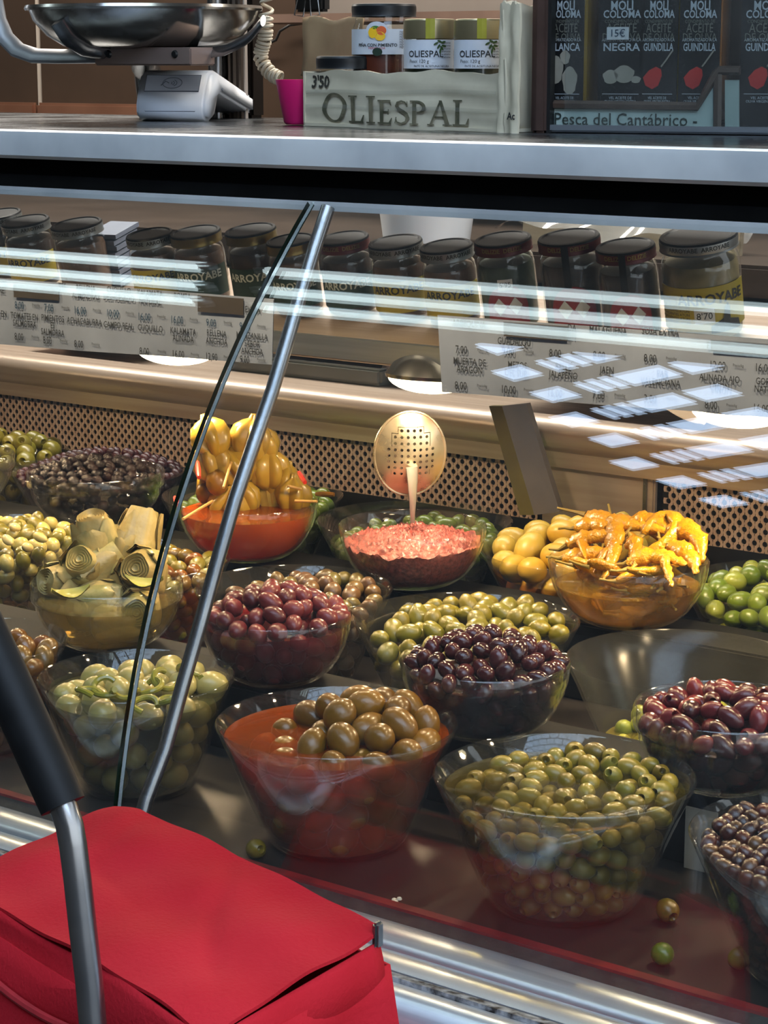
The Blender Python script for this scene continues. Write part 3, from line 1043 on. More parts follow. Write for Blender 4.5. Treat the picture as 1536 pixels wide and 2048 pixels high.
# ---- artichoke hearts
def artichoke_parts(i):
    rng = random.Random(300 + i)
    h, r0, r1 = .058 + rng.uniform(-.006, .006), .026, .0165
    n = 22
    ph = rng.uniform(0, 6)
    body = MB()
    prof = [(0, 0), (r0 * .55, .0), (r0 * .85, .006), (r0, .016), (r0 * .97, .028), (r1 * 1.22, .044), (r1, h - .003), (r1 * .94, h)]
    # cut top shows the leaves as rings
    for k, q in enumerate((.82, .76, .66, .6, .48, .42, .3, .22)):
        prof.append((r1 * q, h - (.0035 if k % 2 == 0 else .0002)))
    prof.append((0, h - .004))
    body.lathe(prof, n, fr=lambda a, k: 1 + .05 * math.sin(3 * a + ph) + .035 * math.sin(5 * a - ph * 2 + k * .4))
    leaves = []
    for j in range(5):
        a0 = j * 1.256 + rng.uniform(-.3, .3)
        wv = rng.uniform(.55, .85)
        top = h * rng.uniform(.72, 1.02)
        flare = rng.uniform(0, .004)

        def leaf(u, v, a0=a0, wv=wv, top=top, flare=flare):
            w = wv * math.sin(math.pi * (.18 + .72 * (1 - v) ** .7)) if v < 1 else wv * .25
            a = a0 + (u - .5) * 2 * w * .9
            z = .010 + (top - .010) * v
            t = min(max((z - .016) / (h - .016), 0), 1)
            r = (r0 * 1.02 * (1 - t) ** .8 + r1 * 1.05 * (1 - (1 - t) ** .8)) + .0018 + flare * v * v + .0012 * math.cos((u - .5) * 6)
            return (r * math.cos(a), r * math.sin(a), z)
        lf = MB().grid(leaf, 6, 6)
        m = len(lf.v)
        # thickness
        lf.v += [(x * .93, y * .93, z) for x, y, z in lf.v]
        lf.f += [tuple(k + m for k in f)[::-1] for f in lf.f]
        leaves.append(lf)
    return body, leaves


art_src = []
for i in range(3):
    body, leaves = artichoke_parts(i)
    art_src.append((body.mesh('artichoke_heart', sk['artichoke'], angle=.8), [l.mesh('leaf', sk['artichoke'], angle=1.2) for l in leaves]))


def place_art(k, loc, rot, label, sc=1., group=None):
    bm_, lv = art_src[k % 3]
    o = put('artichoke_heart', bm_, loc=loc, rot=rot)
    o.scale = (sc,) * 3
    tag(o, label, 'artichoke', group)
    for l in lv:
        put('leaf', l, parent=o)


b = bB1['c']
AR = [  # picture spot, height over bowl base, lean, words
    ((190, 1068), .116, (.3, -.1, .4), 'artichoke heart with rolled cut top, upper left of the pile'),
    ((250, 1090), .102, (.12, .05, 1.4), 'greyish upright artichoke heart in the middle of the pile'),
    ((318, 1062), .112, (.25, .35, 2.2), 'pale artichoke heart at the top right of the pile, behind the glass joint'),
    ((338, 1130), .088, (1.2, .5, .3), 'broad open artichoke heart at the right of the pile'),
    ((140, 1110), .092, (.9, -.7, 1.0), 'greenish artichoke heart on the left shoulder of the pile'),
    ((183, 1135), .090, (1.0, -.2, 2.6), 'folded green artichoke heart in the middle left'),
    ((115, 1155), .070, (1.2, -.9, .2), 'dull green artichoke heart at the left rim'),
    ((258, 1160), .074, (1.35, .1, .9), 'brown-edged artichoke heart lying at the front of the pile'),
    ((190, 1200), .052, (1.4, .2, 1.8), 'artichoke heart pressed against the front glass of its bowl'),
    ((300, 1215), .045, (1.45, .4, .6), 'artichoke heart half sunk in brine at the right front'),
    ((130, 1215), .040, (1.4, -.4, 2.9), 'artichoke heart half sunk in brine at the left front'),
    ((230, 1245), .030, (1.5, .0, 2.0), 'artichoke heart at the bottom of its bowl showing its spiral cut'),
    ((255, 1050), .09, (.3, .0, 2.0), 'small artichoke heart behind the middle ones, topmost'),
]
for k, ((px, py), hz, rot, lb) in enumerate(AR):
    c = onZ(px, py, b.z + hz)
    R3 = Euler(rot).to_matrix()
    c -= R3 @ Vector((0, 0, .028))
    off = Vector((c.x - b.x, c.y - b.y, 0))
    lim = .075 if hz > .06 else .05
    if off.length > lim:
        off *= lim / off.length
        c = Vector((b.x + off.x, b.y + off.y, c.z))
    c.z = max(c.z, b.z + .022)
    place_art(k, c, rot, lb, 1.2 if k in (0, 2, 3) else 1.1)
for px, py, hz, rz, lb in ((290, 1170, .086, -.2, 'loose curled artichoke leaf lying across the front of the pile'), (140, 1192, .084, .5, 'pointed artichoke leaf over the left front rim')):
    c = onZ(px, py, b.z + hz)
    f = lambda u, v: ((u - .5) * .05, (v - .5) * .022 * math.sin(math.pi * max(.05, min(u, .97))), .010 * (2 * u - 1) ** 2 + .004 * (2 * v - 1) ** 2)
    lf = MB().grid(f, 10, 4)
    m = len(lf.v)
    lf.v += [(x, y, z - .0015) for x, y, z in lf.v]
    lf.f += [tuple(k + m for k in q)[::-1] for q in lf.f]
    tag(put('artichoke_leaf', lf, skin('leaf_yellow', ['b09a3c', 'a8a04c'], .4, 60, .3, .2, .1), loc=c, rot=(.3, 0, YAW + rz)), lb, 'leaf')

# ---- skewered pickles: split onions, stuffed olives, sticks
on_body = MB().lathe([(0, -.024), (.012, -.022), (.021, -.012), (.0245, .002), (.021, .015), (.012, .023), (.006, .026), (.004, .032), (0, .033)], 32, fr=lambda a, k: 1 + .13 * math.cos(6 * a) * (0 if k < 2 else 1) - .22 * max(0, math.cos(6 * a + math.pi)) ** 10).mesh('pickled_onion', sk['onion'], angle=.9)
gherkin = MB().lathe([(0, -.03), (.009, -.027), (.0125, -.012), (.013, .008), (.010, .024), (.003, .031), (0, .031)], 20, fr=lambda a, k: 1 + .12 * math.cos(5 * a) - .3 * max(0, math.cos(2 * a)) ** 12).mesh('split_gherkin', sk['onion'], angle=.9)
fan = MB().lathe([(0, -.028), (.013, -.026), (.018, -.01), (.019, .012), (.016, .028), (.0145, .028), (.014, .01), (.008, -.005), (0, -.01)], 28, fr=lambda a, k: 1 + .1 * math.cos(7 * a) - .3 * max(0, math.cos(3.5 * a)) ** 14).mesh('cut_onion', sk['onion'], angle=.9)
b = bD2['c']
PK = [(on_body, (420, 878), .170, 'ribbed yellow pickled onion at the top left of the skewered pile'),
      (on_body, (500, 880), .165, 'yellow pickled onion at the very top of the skewered pile, behind the tube'),
      (on_body, (535, 885), .152, 'pale yellow pickled onion at the top right, partly behind the tube'),
      (on_body, (412, 925), .134, 'reddish streaked pickled onion at the left of the pile'),
      (on_body, (548, 938), .118, 'opened pickled onion with deep segments at the right'),
      (fan, (542, 990), .080, 'split gherkin standing cut side out at the front rim'),
      (on_body, (600, 960), .098, 'orange yellow pickled onion with a red strip at the right'),
      (on_body, (610, 990), .082, 'round yellow pickled onion low at the right rim'),
      (om['gordal'][1], (434, 965), .110, 'green stuffed olive between the onions at the left'),
      (om['gordal'][0], (385, 980), .088, 'pale stuffed olive low at the left rim'),
      (on_body, (362, 955), .095, 'peeled onion layer at the far left of the pile'),
      (on_body, (470, 935), .125, 'dark yellow pickled onion in the middle behind the tube'),
      (on_body, (485, 1000), .078, 'cut onion at the front of the pile under the tube'),
      (on_body, (450, 1010), .070, 'small onion half sunk in orange oil at the front'),
      (on_body, (560, 900), .118, 'pickled onion at the back right of the pile'),
      (on_body, (400, 1000), .065, 'onion half sunk in orange oil at the left')]
for k, (me, (px, py), hz, lb) in enumerate(PK):
    rng = random.Random(500 + k)
    c = onZ(px, py, b.z + hz)
    off = Vector((c.x - b.x, c.y - b.y, 0))
    lim = .075 if hz < .1 else .06
    if off.length > lim:
        off *= lim / off.length
    o = put('pickled_onion' if 'onion' in lb else ('stuffed_olive' if 'olive' in lb else 'split_gherkin'), me, loc=(b.x + off.x, b.y + off.y, c.z), rot=(rng.uniform(-.5, .5), rng.uniform(-.5, .5), rng.uniform(0, 6)))
    if 'olive' in lb:
        o.scale = (.0165,) * 3
    else:
        s = 1.22 if hz > .1 else 1.1
        o.scale = (s, s, s)
    tag(o, lb, 'olive' if 'olive' in lb else 'pickle')
for (xa, ya, ha), (xb, yb, hb), lb in (((366, 1038, .083), (425, 1002, .085), 'wooden pickle stick poking over the left rim'),
                                       ((447, 975, .12), (462, 925, .14), 'wooden pickle stick upright between the onions'),
                                       ((590, 1002, .088), (634, 1003, .09), 'wooden pickle stick along the right rim'),
                                       ((575, 972, .105), (603, 978, .1), 'short wooden stick below the red strip')):
    tag(put('wooden_stick', MB().tube([onZ(xa, ya, b.z + ha), onZ(xb, yb, b.z + hb)], .0021, 8), sk['wood']), lb, 'stick')
for (xa, ya, ha), (xb, yb, hb), lb in (((598, 945, .125), (610, 965, .118), 'red pepper strip on the onion at the right'), ((395, 925, .14), (398, 955, .13), 'red pepper strip on the left onion'),
                                       ((350, 995, .095), (356, 1010, .09), 'red pepper strip at the far left rim'), ((632, 988, .096), (668, 989, .098), 'orange carrot strip poking out over the light green olives')):
    pa, pb = onZ(xa, ya, b.z + ha), onZ(xb, yb, b.z + hb)
    to = (Vector(EYE) - pa).normalized() * .016
    tag(put('pepper_strip', MB().tube([pa + to, (pa + pb) / 2 + to * 1.1, pb + to], [.003, .0042, .003], 8), sk['redpepper'] if 'red' in lb else sk['orange']), lb, 'vegetable strip')

# ---- olive paste with skimmer
paste_m = mat('olive_paste', '642f2e', '964a42', .55, 0, 130, .5, coat=.15, bscale=220)
b = bD3
rng = np.random.default_rng(5)
ph = rng.uniform(0, 6.28, 24)
fq = rng.uniform(30, 260, (24, 2)) * np.where(rng.random((24, 2)) < .5, -1, 1)
NR, NA = 56, 150


def paste_h(x, y):
    return .058 + .016 * max(0, 1 - (x * x + y * y) / .0062) + .03 * (y + .02) * 1.0 + sum(math.sin(fq[k, 0] * x + fq[k, 1] * y + ph[k]) for k in range(24)) * .00062


mb = MB()
rings = []
for i in range(NR + 1):
    t = i / NR
    for j in range(NA):
        a = 2 * math.pi * j / NA
        rr = (b['rin'](min(paste_h(.09 * math.cos(a), .09 * math.sin(a)), SH)) - .0008) * t
        x, y = rr * math.cos(a), rr * math.sin(a)
        z = paste_h(x, y) + float(rng.normal(0, .0017)) * (1 if 0 < i < NR else .5)
        mb.v.append((x, y, z if i < NR else min(z, SH - .004)))
edge0 = NR * NA
for i in range(NR):
    for j in range(NA):
        k = (j + 1) % NA
        mb.f.append((i * NA + j, i * NA + k, (i + 1) * NA + k, (i + 1) * NA + j))
prev = edge0
for s_ in range(1, 9):
    o = len(mb.v)
    for j in range(NA):
        z0 = mb.v[edge0 + j][2]
        z = z0 * (1 - s_ / 8) + .0066 * (s_ / 8)
        a = 2 * math.pi * j / NA
        rr = b['rin'](z) - .0008
        mb.v.append((rr * math.cos(a), rr * math.sin(a), z))
    for j in range(NA):
        k = (j + 1) % NA
        mb.f.append((prev + j, prev + k, o + k, o + j))
    prev = o
mb.f.append(tuple(range(prev, prev + NA))[::-1])
tag(put('olive_paste', mb, paste_m, loc=b['c'], angle=1.3), 'coarse pink-red olive paste filling the round bowl under the skimmer', 'paste')

b = bD3['c']
hc = onY(820, 908, b.y + .035)
toc = (Vector(EYE) - hc)
yawS = math.atan2(toc.x, -toc.y) * 1.0
sk_t = thing('skimmer', 'perforated metal skimmer standing head up in the pink olive paste', 'skimmer', hc, (math.radians(8), 0, math.atan2(-toc.x, toc.y) + math.pi + .12))
RX, RZ = .050, .0615


def cap_pt(x, z):
    q = min((x / RX) ** 2 + (z / RZ) ** 2, 1)
    return (x, -.016 + .018 * q, z)


head = MB()
px_, n = .0088, 10
cells = set()
for i in range(-4, 4):
    for j in range(-4, 4):
        cx, cz = (i + .5) * px_, (j + .5) * px_ + .006
        if (abs(cx) + px_ * .5) ** 2 / (RX * .8) ** 2 + (abs(cz) + px_ * .5) ** 2 / (RZ * .8) ** 2 < 1:
            cells.add((i, j))
            vs, fs = [], []
            for k in range(n * 2):
                a = 2 * math.pi * (k + .5) / (2 * n)
                c, s_ = math.cos(a), math.sin(a)
                t = px_ / 2 / max(abs(c), abs(s_))
                vs += [cap_pt(cx + c * t, cz + s_ * t), cap_pt(cx + c * .0021, cz + s_ * .0021)]
            for k in range(n * 2):
                m = (k + 1) % (n * 2)
                fs.append((2 * k, 2 * m, 2 * m + 1, 2 * k + 1))
            head.add(vs, fs)
# plain rim around the perforated field: polar strips outside the cells
for k in range(96):
    pass
G = 44
for i in range(G):
    for j in range(G):
        x0, x1 = -RX + 2 * RX * i / G, -RX + 2 * RX * (i + 1) / G
        z0, z1 = -RZ + 2 * RZ * j / G, -RZ + 2 * RZ * (j + 1) / G
        xm, zm = (x0 + x1) / 2, (z0 + z1) / 2
        if (xm / RX) ** 2 + (zm / RZ) ** 2 > 1:
            continue
        if (math.floor(xm / px_), math.floor((zm - .006) / px_)) in cells:
            continue
        head.add([cap_pt(x0, z0), cap_pt(x1, z0), cap_pt(x1, z1), cap_pt(x0, z1)], [(0, 1, 2, 3)])
sm = mat('skimmer_steel', 'b9a98c', 'd0c3a8', .24, .85, 30, .1, rough2=.35)
put('perforated_head', head, sm, sk_t, angle=1.2)
put('head_rim', MB().tube([(RX * math.cos(a), .0025, RZ * math.sin(a)) for a in np.linspace(0, 2 * math.pi, 49)], .0022, 8, caps=False), sm, sk_t)
hl = [(.0, -.022, -.012), (.001, -.026, -.03), (.002, -.026, -.055), (.003, -.02, -.085), (.004, -.012, -.115)]
put('handle', MB().tube(hl, [.012, .0105, .0075, .0048, .004], 14, flat=.45), mat('skimmer_handle', 'a8a49c', 'b8b4ac', .3, .5, 30), sk_t)

# ---- long yellow peppers
def pepper_mesh(i, L=.085, curl=1.2, rad=.0105):
    rng = random.Random(700 + i)
    pts, rr = [], []
    n = 16
    ang, x, z = rng.uniform(-.3, .3), 0., 0.
    for k in range(n + 1):
        t = k / n
        pts.append((x, .006 * math.sin(t * 5 + i), z))
        ang += curl / n * (1 + .6 * math.sin(t * 6 + i))
        x += math.cos(ang) * L / n
        z += -math.sin(ang) * L / n
        rr.append(rad * (.45 + .55 * min(1, t * 6)) * (1 - t ** 2.2 * .86) * (1 + .1 * math.sin(t * 17 + i) + .07 * math.sin(t * 31 + 2 * i)))
    body = MB().tube(pts, rr, 12, flat=.62)
    stem = MB().tube([(.004, 0, 0), (-.006, 0, .001), (-.016, .002, .004), (-.026, .004, .003 + .004 * math.sin(i))], [.0042, .0022, .0016, .0019], 8)
    return body.mesh('yellow_pepper', sk['pepper'], angle=1.4), stem.mesh('stem', sk['stem'], angle=1.2)


pep = [pepper_mesh(i, .08 + .006 * (i % 4), .5 + .28 * (i % 5), .0105 + .0012 * (i % 3)) for i in range(10)]


def place_pepper(k, loc, rot, label, group=None, sc=1.):
    o = put('yellow_pepper', pep[k % 10][0], loc=loc, rot=rot)
    o.scale = (sc,) * 3
    tag(o, label, 'pepper', group)
    put('stem', pep[k % 10][1], parent=o)
    return o


b = bD4['c']
rng = random.Random(12)
vx = RGT  # along the picture's horizontal
def pepper_path(ctrl, r0, label, stem=None, seed=0):
    """pepper laid along a bent path given where it shows; it lies deeper in the bowl the higher it shows"""
    rg = random.Random(seed)
    P_ = []
    for px, py in ctrl:
        yy = b.y + .035 - (py - 1020) / 130 * .10
        P_.append(onY(px, py, yy))
    pts, n = [], 22
    m_ = len(P_) - 1
    for k in range(n + 1):
        t = k / n * m_
        i = min(int(t), m_ - 1)
        f = t - i
        p0, p1, p2, p3 = P_[max(i - 1, 0)], P_[i], P_[i + 1], P_[min(i + 2, m_)]
        pts.append(.5 * ((2 * p1) + (p2 - p0) * f + (2 * p0 - 5 * p1 + 4 * p2 - p3) * f * f + (3 * p1 - p0 - 3 * p2 + p3) * f ** 3))
    rr = []
    a1_, a2_ = rg.uniform(0, 6), rg.uniform(0, 6)
    for k in range(n + 1):
        t = k / n
        rr.append(r0 * (.5 + .5 * min(1, t * 5)) * (1 - .82 * t ** 2.4) * (1 + .13 * math.sin(t * 19 + a1_) + .09 * math.sin(t * 37 + a2_)))
    mb = MB().tube(pts, rr, 14, flat=.68)
    c0_ = pts[0]
    mb.v = [tuple(Vector(v) + Vector((math.sin(v[2] * 900 + a1_), math.sin(v[0] * 800 + a2_), math.sin(v[0] * 700 + v[1] * 900))) * .0009) for v in mb.v]
    org = pts[0].copy()
    mb.v = [tuple(Vector(v) - org) for v in mb.v]
    o = put('yellow_pepper', mb, sk['pepper'], loc=org, angle=1.4)
    tag(o, label, 'pepper')
    d = (pts[0] - pts[1]).normalized()
    sp_ = [Vector((0, 0, 0)) - d * .003, d * .006, d * .015 + Vector((0, 0, .003)), d * .024 + Vector((0, 0, .004))] if stem is None else [Vector((0, 0, 0))] + [onY(px, py, org.y) - org for px, py in stem]
    put('stem', MB().tube(sp_, [.0045, .0024] + [.0016] * (len(sp_) - 2), 8), sk['stem'], o)
    return o


HP = [([(1172, 1030), (1222, 1042), (1285, 1052), (1345, 1066)], .0125, 'yellow pepper lying across the top with its stem out to the left', [(1150, 1024), (1115, 1016)]),
      ([(1222, 1036), (1230, 1072), (1226, 1112), (1206, 1160)], .0150, 'wide wrinkled yellow pepper hanging down the middle of the pile', None),
      ([(1285, 1070), (1312, 1040), (1345, 1032), (1356, 1060), (1325, 1090), (1290, 1112), (1262, 1138)], .0125, 'yellow pepper bent double at the right with its tip down the front', None),
      ([(1335, 1060), (1374, 1060), (1400, 1084), (1404, 1125)], .0150, 'broad yellow pepper folded over the right rim', None),
      ([(1135, 1090), (1165, 1078), (1205, 1072), (1245, 1078)], .0125, 'yellow pepper low at the left pointing right', [(1118, 1100), (1098, 1098)]),
      ([(1125, 1116), (1160, 1112), (1200, 1104), (1240, 1108)], .0120, 'yellow pepper lowest at the left rim', None),
      ([(1150, 1056), (1185, 1050), (1222, 1056), (1250, 1070)], .0120, 'short thick yellow pepper at the upper left shoulder', None),
      ([(1322, 1092), (1330, 1122), (1338, 1150), (1344, 1174)], .0075, 'thin yellow pepper tip hanging over the front rim', None),
      ([(1340, 1090), (1368, 1102), (1388, 1122), (1392, 1148)], .0130, 'yellow pepper under the broad one at the right rim', None),
      ([(1255, 1125), (1295, 1112), (1340, 1116), (1375, 1130)], .0120, 'yellow pepper lying along the front, half under the bent one', None),
      ([(1240, 1080), (1210, 1108), (1188, 1148)], .0105, 'yellow pepper slanting down to the left front rim', None),
      ([(1255, 1052), (1290, 1040), (1325, 1048), (1350, 1070)], .0130, 'yellow pepper arched over the back of the pile', None),
      ([(1262, 1075), (1272, 1100), (1264, 1130)], .0110, 'pale yellow pepper with a long curled stem in the middle', [(1258, 1066), (1246, 1076), (1242, 1096)])]
for k, (ct_, r0, lb, stm) in enumerate(HP):
    pepper_path(ct_, r0, lb, stm, k)
rng = random.Random(12)
for k in range(34):
    hz = .014 + .085 * (k / 34)
    a = rng.uniform(0, 6.28)
    rr = max(.005, float(bD4['rin'](min(hz, SH))) - .022) * math.sqrt(rng.uniform(.45, 1))
    c = Vector((b.x + rr * math.cos(a), b.y + rr * math.sin(a), b.z + hz))
    hd = a + math.pi / 2 + rng.uniform(-.3, .3)
    c -= Vector((math.cos(hd), math.sin(hd), 0)) * .035
    place_pepper(k + 3, c, (math.pi / 2 + rng.uniform(-.6, .6), rng.uniform(-.15, .15), hd), 'yellow pepper pressed inside the round bowl, under the heap', 'yellow peppers inside the bowl', .9)
liquid(bD4, .05, brine_mat('pepper_brine', 'ecb440', 9, .42, 'd09a34'), 'yellow brine around the long yellow peppers')
p5 = onZ(1604, 1140, bD5['c'].z + SH + .012)
place_pepper(4, p5, (.2, .62, YAW + math.pi + .25), 'yellow pepper hanging over the rim at the right edge')
# white mix extras: green pepper slices and garlic in bowl A1
b = bA1['c']
rng = random.Random(44)
sl = MB().tube([(.014 * math.cos(a), .014 * math.sin(a), .002 * math.sin(2 * a)) for a in np.linspace(0, 4.6, 16)], [.0035] * 16, 8).mesh('pepper_slice', sk['leek'])
for k, (px, py) in enumerate(((180, 1385), (250, 1385), (300, 1375), (345, 1400), (290, 1410), (380, 1345), (330, 1360), (212, 1375))):
    c = onZ(px, py, b.z + .134 + .008 * rng.random())
    tag(put('pepper_slice', sl, loc=c, rot=(rng.uniform(-.5, .5), rng.uniform(-.5, .5), rng.uniform(0, 6))), 'green pepper slice lying on the pale pickle mix', 'pepper slice', 'green pepper slices in the pickle mix')
# garlic and red bits in bowl C1
b = bC1['c']
gm = olive_mesh('garlic_bit', sk['garlic'], 1.5)
for k, (px, py) in enumerate(((30, 1055), (80, 1075), (55, 1095), (15, 1080))):
    o = put('garlic_clove', gm, loc=onZ(px, py, b.z + .14), rot=(1.2, rng.uniform(-.5, .5), rng.uniform(0, 6)))
    o.scale = (.007, .007, .008)
    tag(o, 'garlic sliver on the mixed green olives at left edge', 'garlic', 'garlic slivers on the green mix')

# ---- loose olives on the deck
for (px, py), key, rot, lb, s_ in (((512, 1697), 'pitted', (1.3, .2, YAW + .5), 'dark green pitted olive fallen on the deck left of the orange brine bowl', .0115),
                                   ((1335, 1820), 'pitted', (1.75, 0, YAW + .35), 'brownish pitted olive on the deck with its hole facing out', .0125),
                                   ((1325, 1907), 'light', (1.2, .3, .8), 'green olive lying on the deck near the front edge', .0118),
                                   ((1480, 1915), 'light', (1.0, .5, 2.), 'green olive half hidden by the front right bowl', .0115)):
    c = onZ(px, py, ZD + s_ * .95)
    o = put('fallen_olive', om[key][0], loc=(c.x, c.y, ZD + s_ * .92), rot=rot)
    o.scale = (s_ * .92,) * 3
    tag(o, lb, 'olive')
cr = MB()
rng = random.Random(3)
for k in range(5):
    c = onZ(795 + rng.uniform(-14, 14), 1806 + rng.uniform(-6, 6), ZD)
    cr.lathe([(0, 0), (.003, .001), (.0022, .003), (0, .004)], 7, Matrix.Translation((c.x, c.y, ZD)))
tag(put('bread_crumb', cr, mat('crumb', 'b8a88a', 'cdbfa2', .8)), 'pale crumbs on the deck beside the front sealant', 'crumbs', kind='stuff')
pa, pb, pc, pd = onZ(1372, 1692, ZD + .001), onZ(1432, 1700, ZD + .001), onY(1432, 1608, 1.868), onY(1388, 1600, 1.868)
mb = MB()
mb.box(((pd.x + pc.x) / 2, 1.862, ZD + .034), (.036, .003, .066))
tag(put('label_card', mb, mat('beige_card', '8e8170', '9c8f7c', .6)), 'beige card leaning on the riser between the two right bowls', 'card')

# ---------------------------------------------------------------- price boards
BY = 2.2


def price_board(label, TL, TR, BL, BR, blue, dark, tapes):
    A, B_, C_ = onY(*TL, BY), onY(*TR, BY), onY(*BL, BY)
    ux = (B_ - A).normalized()
    t = thing('price_board', label, 'price board', A)
    D_ = onY(*BR, BY)
    off = Vector((0, .0015, 0))
    q = [Vector((0, 0, 0)), B_ - A, D_ - A, C_ - A]
    g = MB()
    nx = 24
    fn = lambda u, v: (q[0].lerp(q[1], u)).lerp(q[3].lerp(q[2], u), v) + Vector((0, .003 * math.sin(u * 11) * v, 0))
    g.grid(fn, nx, 4)
    m = len(g.v)
    g.v += [(x, y + .0012, z) for x, y, z in g.v]
    g.f += [tuple(k + m for k in f)[::-1] for f in g.f]
    put('sheet', g, M['paper'], t)
    vd = Vector((0, 0, 1)) - ux * ux.z
    vd.normalize()

    def loc(px, py):
        p = onY(px, py, BY) - A
        return p.dot(ux), p.dot(vd)

    def surf(x, y):
        p = ux * x + vd * y
        # ride on the gentle waves of the sheet
        L = (B_ - A).length
        hh = (C_ - A).length
        return p + Vector((0, -.0024 + .003 * math.sin(x / L * 11) * min(1, max(0, -y / hh)), 0))
    for items, m in ((blue, M['inkblue']), (dark, M['ink'])):
        its = []
        for it in items:
            s_, px, py, hpx = it
            x, y = loc(px, py)
            w = (FWD @ (np.array(onY(px, py, BY)) - EYE))
            its.append((s_, x, y, hpx * w / FPX * 1.6, .007, .73))
        lettering(its, m, t, surf)
    for (xa, ya, xb, yb) in tapes:
        p = [loc(xa, ya), loc(xb, ya + (xb - xa) * .075), loc(xb, yb + (xb - xa) * .075), loc(xa, yb)]
        vs = [surf(*k) + Vector((0, -.0008, 0)) for k in p]
        vs += [v + Vector((0, .0006, 0)) for v in vs]
        put('tape_strip', MB().add(vs, [(0, 1, 2, 3), (7, 6, 5, 4), (0, 4, 5, 1), (1, 5, 6, 2), (2, 6, 7, 3), (3, 7, 4, 0)]), M['tape'], t, smooth=False)
    return t


h1 = 11.5
left_dark, left_blue = [], []
for s_, x, y in (('S EN', 5, 566), ('RE', 5, 581), ('ES', 32, 577), ('TES', 127, 573), ('RELLENA', 174, 577), ('ALMENDRAS', 174, 592), ('CUQUILLO', 240, 581), ('DESHUESADO', 240, 596), ('KALAMATA', 302, 587), ('NATURAL', 302, 603), ('BOMBA', 367, 593), ('EXTRA', 508, 620),
                 ('S EN', 5, 628), ('TOMATES EN', 50, 633), ('SALMORRA', 50, 648), ('PIMIENTOS', 108, 637), ('ES', 108, 651), ('SALMORRA', 108, 665), ('ACHACABURRA', 172, 643), ('CAMPO REAL', 240, 651), ('CUQUILLO', 302, 657), ('KALAMATA', 367, 663), ('ALIÑADA', 367, 678), ('RELLENA', 435, 667), ('ANCHOA', 435, 683), ('MANZANILLA', 507, 672), ('SABOR', 508, 688), ('ANCHOA', 508, 703)):
    left_dark.append((s_, x, y, h1))
for s_, x, y in (('8,00', 40, 611), ('7,00', 100, 616), ('16,00', 163, 621), ('10,00', 228, 627), ('16,00', 290, 634), ('16,00', 355, 640), ('9,00', 424, 646), ('9,00', 492, 653)):
    left_blue.append((s_, x, y, 13.5))
    left_dark.append(('Precio/kg', x + 34, y - 1, 5))
for s_, x, y in (('8,00', 38, 674), ('8,00', 97, 681), ('8,00', 162, 688), ('8,00', 290, 703), ('16,00', 356, 709), ('12,90', 424, 714), ('9,00', 493, 719)):
    left_dark.append((s_, x, y, 13))
    left_dark.append(('Precio/kg', x + 34, y, 5))
price_board('grey paper price list hanging at left under the jar shelf', (-70, 551), (547, 598), (-70, 684), (547, 729), left_blue, left_dark, ((30, 567, 121, 594), (398, 590, 490, 623)))
rd = []
for s_, x, y in (('ARBEQUINA', 940, 648), ('GUADALQU', 1030, 684), ('DA', 1146, 656), ('ON', 1146, 672), ('MALAGUEÑA', 1218, 661), ('SOSA EXTRA', 1322, 664), ('E', 1418, 691),
                 ('MUERTA DE', 940, 724), ('ARAGON', 940, 740), ('MEZOS', 1036, 731), ('DEL SUR', 1033, 747), ('RELLE', 1130, 734), ('JALAPEÑO', 1130, 750), ('JAEN', 1217, 740), ('PAR', 1326, 748), ('VALENCIANA', 1322, 765), ('ALINADA AJO', 1440, 757), ('LIMON', 1440, 774), ('GORDAL', 1540, 764), ('NATURAL', 1540, 780)):
    rd.append((s_, x, y, 12.5))
for s_, x, y in (('7,00', 924, 700), ('9,00', 1017, 703), ('8,00', 1113, 707), ('8,00', 1201, 711), ('8,00', 1302, 717), ('12,00', 1436, 731), ('16,00', 1528, 736),
                 ('8,00', 922, 772), ('10,00', 1017, 780), ('16,00', 1113, 786), ('7,00', 1201, 790), ('3,00', 1302, 798), ('8,00', 1422, 811), ('16,00', 1524, 817)):
    rd.append((s_, x, y, 14.5))
    rd.append(('Precio/kg', x + 42, y, 5.5))
price_board('wide grey paper price list hanging at right with a rounded lower corner', (875, 630), (1640, 686), (884, 784), (1640, 843), [], rd, ((1010, 643, 1138, 672), (1424, 679, 1560, 702)))

# ---------------------------------------------------------------- jars on the tilted shelf
lidm = dict(black=mat('black_lid', '15171a', '1f2226', .4, .3, 12), gold=mat('gold_lid', '8a7440', '9c8650', .3, .8, 12), red=mat('red_lid', '5c1a16', '6c221c', .4, .3, 12), silver=mat('silver_lid', '8f9290', 'a2a5a2', .35, .7, 12))
fillm = dict(dark=mat('dark_preserve', '2a1c14', '3c2a1e', .5, 0, 60), brown=mat('brown_preserve', '4e3624', '624632', .5, 0, 50), pale=mat('pale_preserve', '8a7a55', 'a08e66', .5, 0, 40), green=mat('green_preserve', '26301c', '343e24', .5, 0, 50))
labm = dict(yellow=mat('yellow_label', '9a8a1c', 'a89826', .5, 0, 20), dgreen=mat('green_label', '0e2a1e', '143426', .5, 0, 20), red=mat('red_label', '7a141c', '8a1a22', .5, 0, 20), white=mat('white_label', 'b8bcc0', 'c6cace', .5, 0, 20), plain=mat('tan_label', '6e5c3c', '7e6a48', .5))
inkw = mat('pale_print', 'b9bcae', rough=.5)
inkk = mat('dark_print', '14160f', rough=.5)


